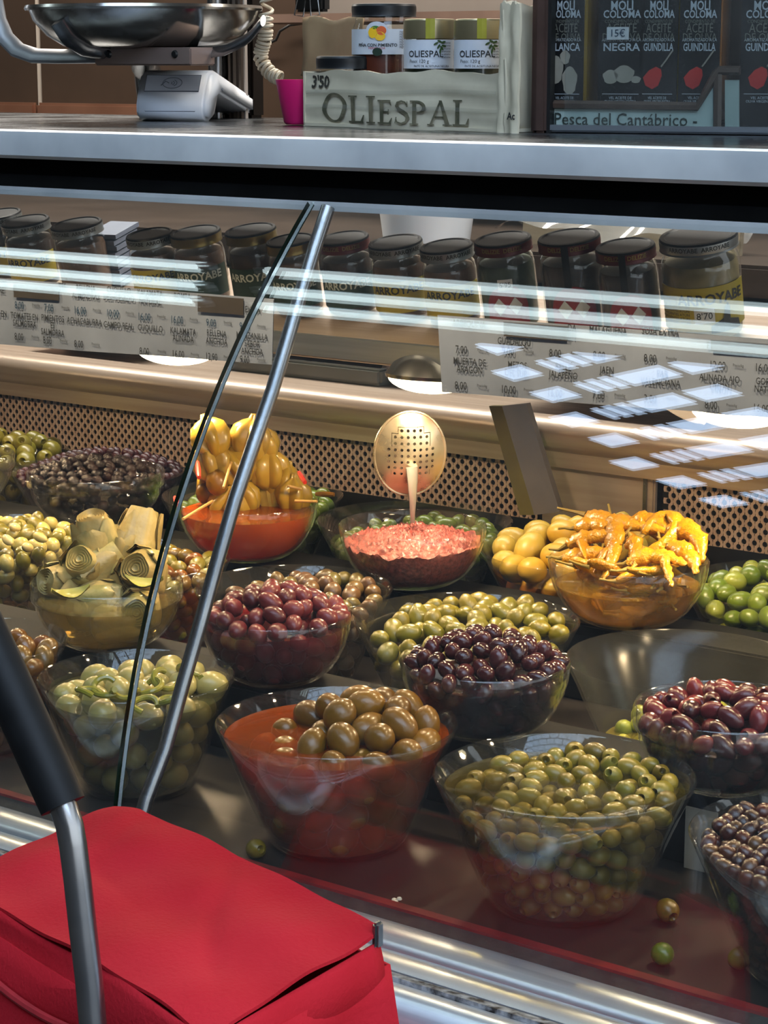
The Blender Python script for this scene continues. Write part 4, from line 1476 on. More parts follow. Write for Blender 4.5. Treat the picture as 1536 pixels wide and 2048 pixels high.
def jar(t, r, h, lid, rim, content, label, texts, lab_z=(.2, .62), square=False):
    """glass jar standing at the thing's origin"""
    lh = .016
    sh = h - lh
    prof = [(0, .001), (r * .86, .001), (r * .95, .006), (r * .97, .02), (r * .97, sh * .80), (r * .93, sh * .9), (r * .86, sh * .95), (r * .86, sh)]
    put('glass_body', MB().lathe(prof, 30), M['jar_glass'], t)
    put('preserve', MB().lathe([(0, .006), (r * .9, .007), (r * .92, .02), (r * .92, sh * .78), (r * .86, sh * .86), (0, sh * .87)], 24), fillm[content], t)
    ld = MB().lathe([(0, h - .0015), (r * .80, h - .0015), (r * .84, h), (r * .93, h - .0005), (r * .96, h - .003)], 32)
    l = put('lid', ld, lidm[lid], t)
    put('lid_skirt', MB().lathe([(r * .96, h - .003), (r * .965, h - .008), (r * .95, h - lh + .002), (r * .97, h - lh), (r * .85, h - lh)], 32), lidm[rim], l)
    if label:
        z0, z1 = sh * lab_z[0], sh * lab_z[1]
        n = 20
        half = 1.35
        rr = r * .985
        lb = MB()
        for k in range(n + 1):
            a = -half + 2 * half * k / n
            for q in (rr, rr - .0008):
                lb.v += [(q * math.sin(a), -q * math.cos(a), z0), (q * math.sin(a), -q * math.cos(a), z1)]
        for k in range(n):
            o = 4 * k
            lb.f += [(o, o + 4, o + 5, o + 1), (o + 2, o + 3, o + 7, o + 6), (o, o + 2, o + 6, o + 4), (o + 1, o + 5, o + 7, o + 3)]
        lp_ = put('label', lb, labm[label], t)
        r2 = rr + .0006
        for items, m in texts:
            fn = lambda x, y: (r2 * math.sin(x / r2), -r2 * math.cos(x / r2), y)
            lettering([(s_, x * r, z0 + (z1 - z0) * y, size * r, bd) for s_, x, y, size, bd in items], m, lp_, fn)
    return t


def strip_cut(pts, step):
    """cut a flat outline into narrow upright strips, so that it can follow a round wall"""
    out = []
    x0, x1 = min(p[0] for p in pts), max(p[0] for p in pts)
    k = max(1, int((x1 - x0) / step))

    def clip(P_, xc, keep_right):
        q = []
        for i, p in enumerate(P_):
            o = P_[i - 1]
            ip, io_ = (p[0] >= xc) == keep_right, (o[0] >= xc) == keep_right
            if ip != io_:
                t = (xc - o[0]) / (p[0] - o[0])
                q.append((xc, o[1] + (p[1] - o[1]) * t))
            if ip:
                q.append(p)
        return q
    for i in range(k):
        a_, b_ = x0 + (x1 - x0) * i / k, x0 + (x1 - x0) * (i + 1) / k
        q = clip(pts, a_ + 1e-9, True) if i else pts
        q = clip(q, b_ - 1e-9, False) if i < k - 1 and q else q
        if len(q) > 2:
            out.append(q)
    return out


def poly_on(t, pts, r, m, name='badge'):
    fn = lambda x, y, q=1: (r * q * math.sin(x / r), -r * q * math.cos(x / r), y)
    mb = MB()
    for q in strip_cut(pts, r * .16):
        mb.add([fn(*p) for p in q], [tuple(range(len(q)))])
    return put(name, mb, m, t, smooth=False)


BR = [[('ARROYABE', 0, .66, .42, .02)], inkk]
JARS = [(-2, 426, .0375, .108, 'black', 'silver', 'dark', 'yellow', 'black lidded jar cut by the left edge'),
        (50, 440, .0405, .110, 'black', 'silver', 'dark', 'yellow', 'black lidded jar with yellow label, leftmost pair, first'),
        (152, 446, .0425, .112, 'black', 'silver', 'brown', None, 'black lidded jar without label beside the stack of papers'),
        (298, 466, .0375, .110, 'black', 'silver', 'brown', 'yellow', 'black lidded jar right of the stack of papers'),
        (390, 462, .0400, .110, 'black', 'gold', 'brown', 'dgreen', 'gold rimmed jar with green label, left of the glass joint'),
        (500, 458, .0400, .116, 'black', 'gold', 'dark', 'dgreen', 'gold rimmed jar with white lettering on green beside the glass joint'),
        (580, 478, .0370, .110, 'black', 'gold', 'brown', 'dgreen', 'gold rimmed jar behind the glass joint'),
        (686, 474, .0385, .112, 'black', 'red', 'dark', 'dgreen', 'dark lidded jar just right of the support tube'),
        (790, 482, .0400, .110, 'black', 'silver', 'brown', 'yellow', 'black lidded jar with yellow label right of the support tube'),
        (892, 490, .0385, .112, 'black', 'silver', 'brown', 'yellow', 'black lidded jar with yellow label left of the red lidded jars'),
        (1005, 476, .0405, .124, 'black', 'red', 'green', 'red', 'red lidded jar with a price sticker, leftmost of the red lidded jars'),
        (1137, 472, .0430, .130, 'black', 'red', 'dark', 'red', 'red lidded jar in the middle of the three red lidded jars'),
        (1250, 490, .0405, .124, 'black', 'red', 'dark', 'red', 'red lidded jar, rightmost of the red lidded jars'),
        (1396, 468, .0520, .135, 'black', 'silver', 'pale', 'yellow', 'biggest jar with pale contents and yellow label')]
for k, (px, py, r, h, lid, rim, con, lab, words) in enumerate(JARS):
    top = onP(px, py, (SP[0], SP[1] + SN[1] * h, SP[2] + SN[2] * h), SN)
    base = top - Vector(SN) * h
    t = thing('preserve_jar', words, 'jar', base, (Matrix.Rotation(TILT, 3, 'X') @ Matrix.Rotation(YAW * .8, 3, 'Z')).to_euler(), 'jars on the tilted shelf')
    white = lab == 'dgreen'
    tx = []
    if lab in ('yellow', 'dgreen'):
        tx = [([('ARROYABE', .0 if k != 13 else .25, .72, .40 if k != 13 else .36, .025)], inkw if white else inkk)]
    if k == 13:
        tx.append(([('INGREDIENTES ATUN', -.85, .75 - .09 * q, .1, 0) for q in range(7)], inkk))
    jar(t, r, h, lid, rim, con, lab if lab != 'red' else None, tx, (.18, .66))
    if rim == 'red' or rim == 'silver':
        s_ = 'DELIZIE  DELIZIE' if rim == 'red' else 'ARROYABE  ARROYABE'
        fn = lambda x, y, r=r: (r * .968 * math.sin(x / (r * .968)), -r * .968 * math.cos(x / (r * .968)), y)
        lettering([(s_, 0, h - .0078, .008, .02)], lidm['gold'] if rim == 'red' else inkk, t, fn, 'lid_lettering')
    if lab == 'red':
        rr = r * .99
        arc = [(.72 * r * math.cos(a), h * .30 + .8 * r * math.sin(a)) for a in np.linspace(0, math.pi, 17)] + [(-.72 * r, .01), (.72 * r, .01)]
        poly_on(t, arc, rr, labm['red'], 'red_badge')
        for sx in (-1, 1):
            c = (sx * .27 * r, h * .30 + .08 * r)
            poly_on(t, [(c[0] - .24 * r, c[1]), (c[0], c[1] - .3 * r), (c[0] + .24 * r, c[1]), (c[0], c[1] + .3 * r)], rr + .0008, labm['white'], 'white_diamond')
        if k != 10:
            poly_on(t, [(-.22 * r, h * .55), (.0 * r, h * .55), (.0, h * .98), (-.22 * r, h * .98)], rr + .0004, lidm['black'], 'seal_strip')
    if k in (10, 13):
        x0, zz = (-.05 * r, h * .56) if k == 10 else (-.05 * r, h * .3)
        st_ = poly_on(t, [(x0 - .2 * r, zz - .15 * r), (x0 + .3 * r, zz - .15 * r), (x0 + .3 * r, zz + .22 * r), (x0 - .2 * r, zz + .22 * r)], r * .99 + .0016, labm['white'], 'price_sticker')
        r3 = r * .99 + .0022
        lettering([("5'95" if k == 10 else "8'70", x0 + .05 * r, zz + .03 * r, .24 * r, 0)], M['ink'], st_, lambda x, y: (r3 * math.sin(x / r3), -r3 * math.cos(x / r3), y))
    if k == 13:  # fisherman silhouette on the label
        c0 = .55 * r
        poly_on(t, [(c0 - .42 * r, .018), (c0 + .45 * r, .018), (c0 + .4 * r, .03), (c0 + .12 * r, .034), (c0 + .12 * r, .05), (c0 + .06 * r, .056), (c0 - .02 * r, .05), (c0 - .08 * r, .036), (c0 - .4 * r, .028)], r * .99 + .0006, inkk, 'boatman_mark')
# stack of papers between the jars
sp = onP(228, 500, (SP[0], SP[1] + SN[1] * .05, SP[2] + SN[2] * .05), SN) - Vector(SN) * .05
stk = thing('paper_stack', 'leaning stack of grey papers between the left jars', 'papers', sp, (TILT, 0, .2))
for k in range(9):
    put('sheet', MB().box((random.uniform(-.002, .002), random.uniform(-.003, .003), .006 + k * .0095), (.052, .07, .007)), M['paper'], stk)

# ---------------------------------------------------------------- things on the ledge behind
ledge = .972


def lump(rx, ry, rz, seed, amp=.12, n=28, m=16):
    rng = random.Random(seed)
    ph = [rng.uniform(0, 6) for _ in range(8)]
    mb = MB().lathe([(0, 0)] + [(math.sin(t) ** .7, (1 - math.cos(t)) / 2) for t in np.linspace(.25, math.pi - .25, m)] + [(0, 1)], n)
    out = []
    for x, y, z in mb.v:
        a = math.atan2(y, x)
        k = 1 + amp * (.4 * math.sin(2 * a + ph[0]) + .3 * math.sin(5 * a + ph[1] + 5 * z) + .3 * math.sin(9 * a + ph[2] - 7 * z) + .25 * math.sin(13 * z + ph[3] + 3 * a))
        out.append((x * rx * k, y * ry * k, z * rz))
    mb.v = out
    return mb


ham = mat('wrapped_meat', '2c1c19', '46302a', .3, 0, 25, .7, coat=.5, stretch=(1, 1, 4), bscale=60)
tan = mat('tan_wrapped_meat', '6a4e3e', '856653', .35, 0, 18, .3, coat=.3)
bx0, bx1 = onY(553, 700, 2.92), onY(800, 700, 2.92)
p = onY(575, 752, 2.86)
tag(put('wrapped_ham', lump(.075, .06, .125, 1, .1), ham, loc=(onY(600, 700, 2.90).x, 2.9, ledge + .03)), 'dark vacuum wrapped ham, left one behind the support tube', 'meat')
tag(put('wrapped_ham', lump(.105, .07, .14, 2, .1), ham, loc=(onY(700, 700, 2.91).x, 2.91, ledge + .03)), 'dark wrinkled vacuum pack of ham in the middle', 'meat')
tag(put('wrapped_ham', lump(.07, .06, .15, 3, .04), tan, loc=(onY(835, 700, 2.88).x, 2.88, ledge + .002)), 'tan smooth wrapped ham beside the right price board', 'meat')
tr = thing('plastic_tray', 'grey translucent plastic tray under the wrapped hams', 'tray', ((bx0.x + bx1.x) / 2, 2.9, ledge))
put('tray_body', MB().box((0, 0, .0155), (.34, .16, .03), bev=.006), mat('tray_plastic', '6d6d66', '807f77', .3, 0, 8, .2), tr)
put('tray_rim', MB().box((0, 0, .031), (.35, .17, .003)), M['film'], tr)
p = onY(40, 712, 2.88)
tag(put('pink_box', MB().box((0, 0, .03), (.2, .12, .06), bev=.003), mat('pink_box_card', 'a58a7c', 'b3988a', .7), loc=(p.x, 2.9, ledge + .001)), 'pinkish cardboard box under the left price list', 'box')
p = onY(215, 730, 2.84)
tag(put('brown_cloth', MB().grid(lambda u, v: ((u - .5) * .3, (v - .5) * .16, .012 + .022 * u + .008 * math.sin(7 * u + 5 * v) + .004 * math.sin(17 * v)), 20, 12), mat('brown_paper', '7d6f5f', '93836f', .7, 0, 12, .3), loc=(p.x, 2.87, ledge)), 'crumpled brown wrapping sheet on the ledge under the left price list', 'wrapping')
p = onY(1230, 845, 2.8)
tag(put('plastic_wrap', MB().grid(lambda u, v: ((u - .5) * .34, (v - .5) * .2, .034 + .016 * math.sin(3 * u + 1) + .009 * math.sin(11 * u + 7 * v) + .006 * math.sin(23 * v - 9 * u)), 36, 20), mat('crumpled_wrap', '8f7458', 'b39a7c', .25, 0, 12, .3, coat=.4), loc=(p.x, 2.86, ledge)), 'crumpled brownish plastic wrap on the ledge under the right price list', 'wrapping')
# behind the jars
wb = onY(840, 440, 3.0)
wt = thing('white_tub', 'white plastic tub behind the jars right of the glass joint', 'tub', (wb.x, 3.02, 1.2))
put('tub_wall', MB().lathe([(0, 0), (.075, 0), (.09, .11), (.087, .11), (.073, .004), (0, .004)], 28), M['white_plastic'], wt)
put('tub_rim', MB().lathe([(.089, .105), (.097, .106), (.097, .112), (.087, .112)], 28, close=True), M['white_plastic'], wt)
tag(put('aisle_worktop', MB().box((-1.9, 3.28, 1.17), (4.6, .6, .05), bev=.006), mat('dark_worktop', '3e342d', '4a3f37', .4, .2, 6), angle=.5), 'back worktop across the aisle, seen behind the jars', 'worktop')
wpl = onY(1200, 430, 3.06)
tag(put('wooden_board', MB().box((0, 0, .05), (.42, .012, .11), bev=.002), mat('pale_wood', '8a7c66', '9c8e77', .6, 0, 8, stretch=(1, 1, 12)), loc=(wpl.x + .02, 3.12, 1.196), rot=(-.1, 0, 0)), 'pale wooden board behind the red lidded jars', 'board')
p = onY(1010, 440, 2.75)
tag(put('plastic_bag', MB().grid(lambda u, v: ((u - .5) * .42, (v - .5) * .14, .03 + .06 * math.sin(math.pi * v) * math.sin(math.pi * u) ** .5 + .012 * math.sin(9 * u + 4 * v) + .006 * math.sin(21 * u - 13 * v)), 40, 16), M['film'], loc=(p.x, 3.1, 1.196)), 'clear crumpled plastic bag behind the red lidded jars', 'plastic bag')

# ---------------------------------------------------------------- wall behind the aisle
WY = 3.6
wl = st(put('wall_back', MB().box((-2.4, WY + .05, 1.3), (6, .1, 2.6)), M['wall_grey']))
g = MB()
xa, xb = onY(-60, 100, WY - .03).x, onY(604, 100, WY - .03).x
xj = onY(75, 190, WY - .03).x
for x0, x1 in ((xa, xj - .004), (xj + .004, xb)):
    put('steel_panel', MB().box(((x0 + x1) / 2, WY - .012, 1.62), (x1 - x0, .02, .6), bev=.003), M['wall_steel'], wl)
put('panel_joint', MB().box((xj, WY - .014, 1.6), (.009, .02, .56)), M['joint'], wl)
zc = onY(150, 225, WY - .06).z
cb = onY(150, 207, WY - .06).z
for x0, x1 in ((xa, xj - .003), (xj + .003, onY(300, 220, WY - .06).x)):
    put('copper_strip', MB().box(((x0 + x1) / 2, WY - .03, (zc + cb) / 2 - .01), (x1 - x0, .02, abs(cb - zc) + .02), bev=.006), M['copper'], wl)
st(put('ceiling_aisle', MB().box((-2.4, 3.1, 2.55), (6, 1.1, .06)), M['wall_grey']))
al = thing('aisle_fill_housing', 'unseen white housing added for the fill light over the aisle', 'lamp', (-2.6, 2.95, 2.49))  # housing added to go with the unseen aisle fill light
put('fill_housing_body', MB().box((0, 0, 0), (3.3, .36, .05), bev=.008), M['white_plastic'], al)
# grey shelf edge with brown band at the upper middle of the picture
p0, p1 = onY(690, 22, 3.3), onY(1070, 22, 3.3)
zt = onY(880, 26, 3.3).z
bsh = thing('wall_shelf', 'brown wooden shelf board on the back wall above the carton', 'shelf', ((p0.x + p1.x) / 2, 3.42, zt))
put('shelf_board', MB().box((0, 0, -.006), (p1.x - p0.x + .5, .3, .016)), mat('brown_shelf', '5a463c', '6a5448', .5, 0, 8), bsh)
put('shelf_bracket', MB().box((0, .1, -.05), (.02, .06, .08)), M['tube_steel'], bsh)

# steel post
px0, px1 = onY(410, 150, 2.415), onY(512, 150, 2.415)
wp = (px1.x - px0.x) * .74
post = thing('steel_post', 'dark stainless steel post rising behind the card reader', 'post', (px0.x + wp * .5, 2.43, CT))
put('post_core', MB().box((0, .02, .4), (wp, .03, .8), bev=.004), mat('post_dark', '2c2623', '3a322d', .3, .7, 4), post)
put('post_tube', MB().tube([(-wp * .28, -.005, 0), (-wp * .28, -.005, .8)], .014, 16), M['tube_steel'], post)
for q, wd in ((.08, .004), (.22, .006), (.36, .004)):
    put('post_trim', MB().box((wp * q, -.006, .4), (wd, .006, .8)), mat('post_trim_metal', '6b615a', '7a7068', .3, .8, 10), post)
put('post_edge', MB().box((wp * .49, -.007, .4), (.0025, .006, .8)), mat('pale_edge', 'a39a92', rough=.4), post)

# ---------------------------------------------------------------- hanging scale
sc_c = onY(288, 18, 2.24)
sc = thing('weighing_scale', 'stainless weighing scale dish held on a bent bracket at the upper left', 'scale', (sc_c.x, 2.24, sc_c.z))
wS = float(FWD @ (np.array(sc_c) - EYE))
SR = 238 * wS / FPX
dep = 78 * wS / FPX
hd = mat('polished_dish', '8f8b86', 'b0aca6', .16, .95, 5, .03)
dish = [(0, -dep), (SR * .55, -dep), (SR * .68, -dep * .93), (SR * .82, -dep * .68), (SR * .93, -dep * .3), (SR * .965, 0)]
put('dish', MB().lathe(dish + [(r - .002, z + .002) for r, z in dish[::-1]], 56), hd, sc)
put('dish_rim', MB().lathe([(SR * .955, -.002), (SR * .99, -.003), (SR * 1.0, 0), (SR * .99, .004), (SR * .955, .003)], 56, close=True), hd, sc)
for px in (190, 488):
    a0 = onY(px, 35, 2.24 - SR * .55).x - sc_c.x
    pts = []
    yy = -math.sqrt(max(.0001, 1 - min(.96, abs(a0) / SR) ** 2))
    for t in np.linspace(0, 1, 10):
        r_ = np.interp(t, [0, .4, .7, 1], [SR * .975, SR * .86, SR * .66, SR * .35])
        z_ = np.interp(t, [0, .4, .7, 1], [-dep * .3, -dep * .72, -dep * 1.0, -dep * 1.06])
        pts.append((a0 * r_ / SR, yy * r_, z_ - .003))
    put('support_arm', MB().tube(pts, .011, 10, flat=.35), M['tube_steel'], sc)
yb = -SR * .42
bz0, bz1 = onY(280, 95, 2.24 + yb).z - sc_c.z, onY(280, 131, 2.24 + yb).z - sc_c.z
bxa, bxb = onY(193, 110, 2.24 + yb).x - sc_c.x, onY(386, 110, 2.24 + yb).x - sc_c.x
bar = put('scale_bar', MB().box(((bxa + bxb) / 2, yb + .02, (bz0 + bz1) / 2), (bxb - bxa, .05, bz0 - bz1), bev=.002), mat('rosy_bar', '8d7a72', '9c8981', .4, .5, 8), sc)
for px in (223, 355):
    bx = onY(px, 105, 2.24 + yb).x - sc_c.x
    put('bolt', MB().lathe([(0, .003), (.004, .003), (.0055, 0)], 10, Matrix.Translation((bx, yb - .005, (bz0 + bz1) / 2 + .003)) @ Matrix.Rotation(math.pi / 2, 4, 'X')), M['black'], bar)
arm = [onY(x, y, 2.24 + yb + .02) - sc_c for x, y in ((200, 112), (120, 113), (70, 112), (35, 100), (10, 75), (-5, 40), (-12, 0), (-14, -60))]
put('bent_arm', MB().tube(arm, [.013] * 8, 12, flat=.5), mat('arm_metal', '7e8084', '8e9094', .4, .6, 8), sc)
put('pedestal', MB().tube([(0, .0, -dep), (-.04, .04, -dep - .02), (-.09, .1, -dep - .03), (-.1, .12, CT - sc_c.z)], .02, 12), M['tube_steel'], sc)

# ---------------------------------------------------------------- card reader
pc = onZ(340, 243, CT)
pos = thing('card_reader', 'white card payment terminal lying on the steel counter', 'card reader', (pc.x, pc.y, CT), (0, 0, YAW * .6))
w_ = float(FWD @ (np.array(pc) - EYE))
tw = 147 * w_ / FPX
hgt = 100 * w_ / FPX
# side profile (y back, z up): bulky printer end at the front, slim keypad end at the back
side = [(0, .012), (.004, .004), (.014, 0), (.03, .0), (.044, .006), (.052, .02), (.06, .032), (.075, .036), (.225, .004), (.236, .006), (.242, .016), (.236, .026), (.06, hgt * .97), (.05, hgt), (.034, hgt), (.022, hgt * .94), (.006, hgt * .55), (.0, hgt * .35)]
bm = bmesh.new()
va = [bm.verts.new((-tw / 2, y, z)) for y, z in side]
fa = bm.faces.new(va)
ex = bmesh.ops.extrude_face_region(bm, geom=[fa])
for v in ex['geom']:
    if isinstance(v, bmesh.types.BMVert):
        v.co.x += tw
bmesh.ops.recalc_face_normals(bm, faces=bm.faces[:])
capE = [e for e in bm.edges if abs(e.verts[0].co.x - e.verts[1].co.x) < 1e-6]
bmesh.ops.bevel(bm, geom=capE, offset=.005, segments=3, affect='EDGES')
for f in bm.faces:
    f.smooth = True
me = bpy.data.meshes.new('housing')
bm.to_mesh(me)
bm.free()
me.materials.append(M['white_plastic'])
for e in me.edges:
    pass
put('housing', me, parent=pos)
# sloped reader window: lies on the face between (.006, .55h) and (.022, .94h)
fa_, fb_ = Vector((0, .0075, hgt * .585)), Vector((0, .0205, hgt * .90))
sl_ = (fb_ - fa_)
nn = Vector((0, -sl_.z, sl_.y)).normalized()


def face_pt(x, t, d=.0008):
    return (x, fa_.y + sl_.y * t + nn.y * d, fa_.z + sl_.z * t + nn.z * d)


def rrect(x0, x1, t0, t1, d0, d1, inset=0.):
    pts = [(x0, t0), (x1, t0), (x1, t1), (x0, t1)]
    return MB().add([face_pt(x, t, d1) for x, t in pts] + [face_pt(x, t, d0) for x, t in pts], [(0, 1, 2, 3), (0, 4, 5, 1), (1, 5, 6, 2), (2, 6, 7, 3), (3, 7, 4, 0)])


put('window_frame', rrect(-tw * .395, tw * .395, -.02, 1.02, -.002, .0007), M['grey_line'], pos, smooth=False)
put('reader_window', rrect(-tw * .385, tw * .385, .03, .97, -.002, .0013), mat('reader_face', 'b9bfcb', 'c3c8d3', .25), pos, smooth=False)
ic = MB()
for k, rr in enumerate((.10, .2, .3)):
    ic.tube([face_pt(tw * (-.04 + rr * .35 * math.cos(a)), .5 + .75 * rr * math.sin(a), .0016) for a in np.linspace(-.9, .9, 8)], .0005, 5)
ic.tube([face_pt(tw * .14 * math.cos(a), .5 + .33 * math.sin(a), .0016) for a in np.linspace(0, 2 * math.pi, 25)], .0005, 5)
ic.tube([face_pt(tw * -.16, .35, .0016), face_pt(tw * -.1, .62, .0016), face_pt(tw * -.05, .5, .0016)], .0007, 5)
put('contactless_mark', ic, M['grey_line'], pos)
put('printer_seam', MB().tube([(-tw * .37, .0015, hgt * .27), (-tw * .36, .0005, hgt * .2), (tw * .36, .0005, hgt * .2), (tw * .37, .0015, hgt * .27)], .0008, 6), M['grey_line'], pos)
put('side_screw', MB().lathe([(0, .001), (.002, .001), (.0024, 0)], 10, Matrix.Translation((tw / 2, .075, hgt * .62)) @ Matrix.Rotation(math.pi / 2, 4, 'Y')), M['grey_line'], pos)

# ---------------------------------------------------------------- coiled cord
cp = []
for (x, y) in ((538, -40), (532, 30), (532, 60), (530, 78), (524, 96), (520, 112), (530, 135), (545, 150), (562, 158)):
    cp.append(onY(x, y, 2.385))
path = []
for a, b_ in zip(cp, cp[1:]):
    for t in np.linspace(0, 1, 20, endpoint=False):
        path.append(a.lerp(b_, t))
coil = []
L = 0
for i, p in enumerate(path):
    d = (path[min(i + 1, len(path) - 1)] - path[max(i - 1, 0)])
    if d.length < 1e-7:
        continue
    d.normalize()
    u = d.orthogonal().normalized()
    u = Vector((0, 1, 0)) - d * d.y
    u.normalize()
    v = d.cross(u)
    for s_ in range(4):
        q = path[min(i + 1, len(path) - 1)]
        pp = p.lerp(q, s_ / 4)
        a = (i + s_ / 4) * .78
        coil.append(pp + (u * math.cos(a) + v * math.sin(a)) * .0085)
tag(put('coiled_cord', MB().tube(coil, .0025, 6), M['cord']), 'cream coiled telephone cord hanging beside the steel post', 'cord')
bc = onY(625, 20, 2.75)
tb = thing('binder_clip', 'black binder clip at the top edge over the brown carton flap', 'clip', bc)
put('clip_body', MB().box((0, 0, .012), (.06, .02, .03), bev=.004), M['black'], tb)
for sx in (-1, 1):
    put('wire_arm', MB().tube([(sx * .02, -.012, .02), (sx * .026, -.014, -.008), (sx * .008, -.014, -.01), (sx * .004, -.012, .02)], .0012, 6), M['tube_steel'], tb)
cab = [onY(x, y, 3.553) for x, y in ((505, 92), (530, 90), (552, 80), (560, 62), (580, 50), (610, 46), (720, 40))]
tag(put('black_cable', MB().tube(cab, .003, 8), M['black']), 'black cable curving behind the coiled cord', 'cable')

# pink cup
pk = onZ(528, 252, CT)
tag(put('pink_cup', MB().lathe([(0, .001), (.016, .001), (.019, .004), (.0295, .058), (.0282, .058), (.018, .006), (0, .005)], 32), M['pink'], loc=(pk.x + .012, pk.y + .055, CT)), 'bright pink plastic cup tucked behind the left end of the carton', 'cup')

# ---------------------------------------------------------------- lettered carton
c0, c1 = onZ(607, 252, CT), onZ(1005, 266, CT)
ang = math.atan2(c1.y - c0.y, c1.x - c0.x)
CW = (c1 - c0).length
box = thing('carton', 'grey open carton with worn printed front holding small jars', 'carton', (c0.x, c0.y, CT), (0, 0, ang))
wbx = float(FWD @ (np.array((c0 + c1) / 2) - EYE))
FH = 113 * wbx / FPX
CD = .135


def wavy_panel(x0, x1, z0, z1, y, th, seed, lean=0.):
    rng = random.Random(seed)
    a = [rng.uniform(0, 6) for _ in range(4)]
    f = lambda u, v: (x0 + (x1 - x0) * u, y + lean * v + .0016 * math.sin(9 * u + a[0]) + .001 * math.sin(17 * v + a[1] + 8 * u), z0 + (z1 - z0) * v + (.0018 * math.sin(14 * u + a[2]) + .001 * math.sin(37 * u + a[3])) * v)
    g = MB().grid(f, 34, 10)
    m = len(g.v)
    g.v += [(x, yy + th, z) for x, yy, z in g.v]
    g.f += [tuple(k + m for k in q)[::-1] for q in g.f]
    nu = 35
    for i in range(34):
        g.f.append((i + 10 * nu, i + 1 + 10 * nu, i + 1 + 10 * nu + m, i + 10 * nu + m))
        g.f.append((i, i + m, i + 1 + m, i + 1))
    for j in range(10):
        g.f.append((j * nu, (j + 1) * nu, (j + 1) * nu + m, j * nu + m))
        g.f.append((j * nu + 34, j * nu + 34 + m, (j + 1) * nu + 34 + m, (j + 1) * nu + 34))
    return g


fp = put('front_panel', wavy_panel(0, CW, 0, FH, 0, .003, 1), M['cardboard'], box, angle=.8)
put('floor_panel', MB().box((CW / 2, CD / 2, .0025), (CW, CD, .004)), M['cardboard'], box)
put('back_panel', MB().box((CW / 2, CD, FH * .5), (CW, .003, FH)), M['cardboard'], box)
put('side_panel', MB().box((0.0015, CD / 2, FH * .5), (.003, CD, FH)), M['cardboard'], box)
ht = 240 * wbx / FPX
sp_ = put('side_panel', MB().grid(lambda u, v: (CW + .004 + .003 * math.sin(5 * v) - .026 * u, -.001 + (CD * 1.02) * u, ht * v + .003 * math.sin(12 * u)), 8, 12), M['cardboard'], box)
md = sp_.modifiers.new('thick', 'SOLIDIFY')
md.thickness = .003
# torn corner strip of the right side facing front
put('corner_flap', wavy_panel(CW - .006, CW + .026, 0, ht, -.002, .003, 5, .002), M['cardboard'], box, angle=.8)
lf_w = 112 * wbx / FPX
# serif capitals for the faded print, drawn as thick and thin strokes


def strokes(ch):
    T, t = .16, .07
    if ch == 'O':
        o_, i_ = [], []
        return [('ring', .5, .5, .46, .5, T, t)], 1.05
    if ch == 'L':
        return [('r', .1, 0, .1 + T, 1), ('r', 0, 0, .62, t), ('r', 0, 1 - t * .8, .36, 1), ('p', [(.5, t), (.62, t), (.66, .3), (.62, .3)])], .74
    if ch == 'I':
        return [('r', .1, 0, .1 + T, 1), ('r', 0, 0, .36, t * .8), ('r', 0, 1 - t * .8, .36, 1)], .46
    if ch == 'E':
        return [('r', .1, 0, .1 + T, 1), ('r', 0, 0, .6, t), ('r', 0, 1 - t, .58, 1), ('r', .1, .5 - t / 2, .45, .5 + t / 2), ('p', [(.5, t), (.6, t), (.64, .26), (.6, .26)]), ('p', [(.5, 1 - t), (.58, 1 - t), (.6, .78), (.56, .78)]), ('r', .42, .38, .46, .62)], .74
    if ch == 'S':
        return [('s',)], .66
    if ch == 'P':
        return [('r', .1, 0, .1 + T, 1), ('r', 0, 0, .36, t * .8), ('r', 0, 1 - t * .8, .3, 1), ('bow',)], .72
    if ch == 'A':
        return [('p', [(.44, 1.02), (.56, 1.02), (.92, 0), (.74, 0)]), ('p', [(.47, 1.0), (.52, .9), (.16, 0), (.08, 0)]), ('r', .22, .3, .72, .3 + t), ('r', 0, 0, .28, t * .7), ('r', .62, 0, 1.0, t * .7)], 1.02
    return [], .5


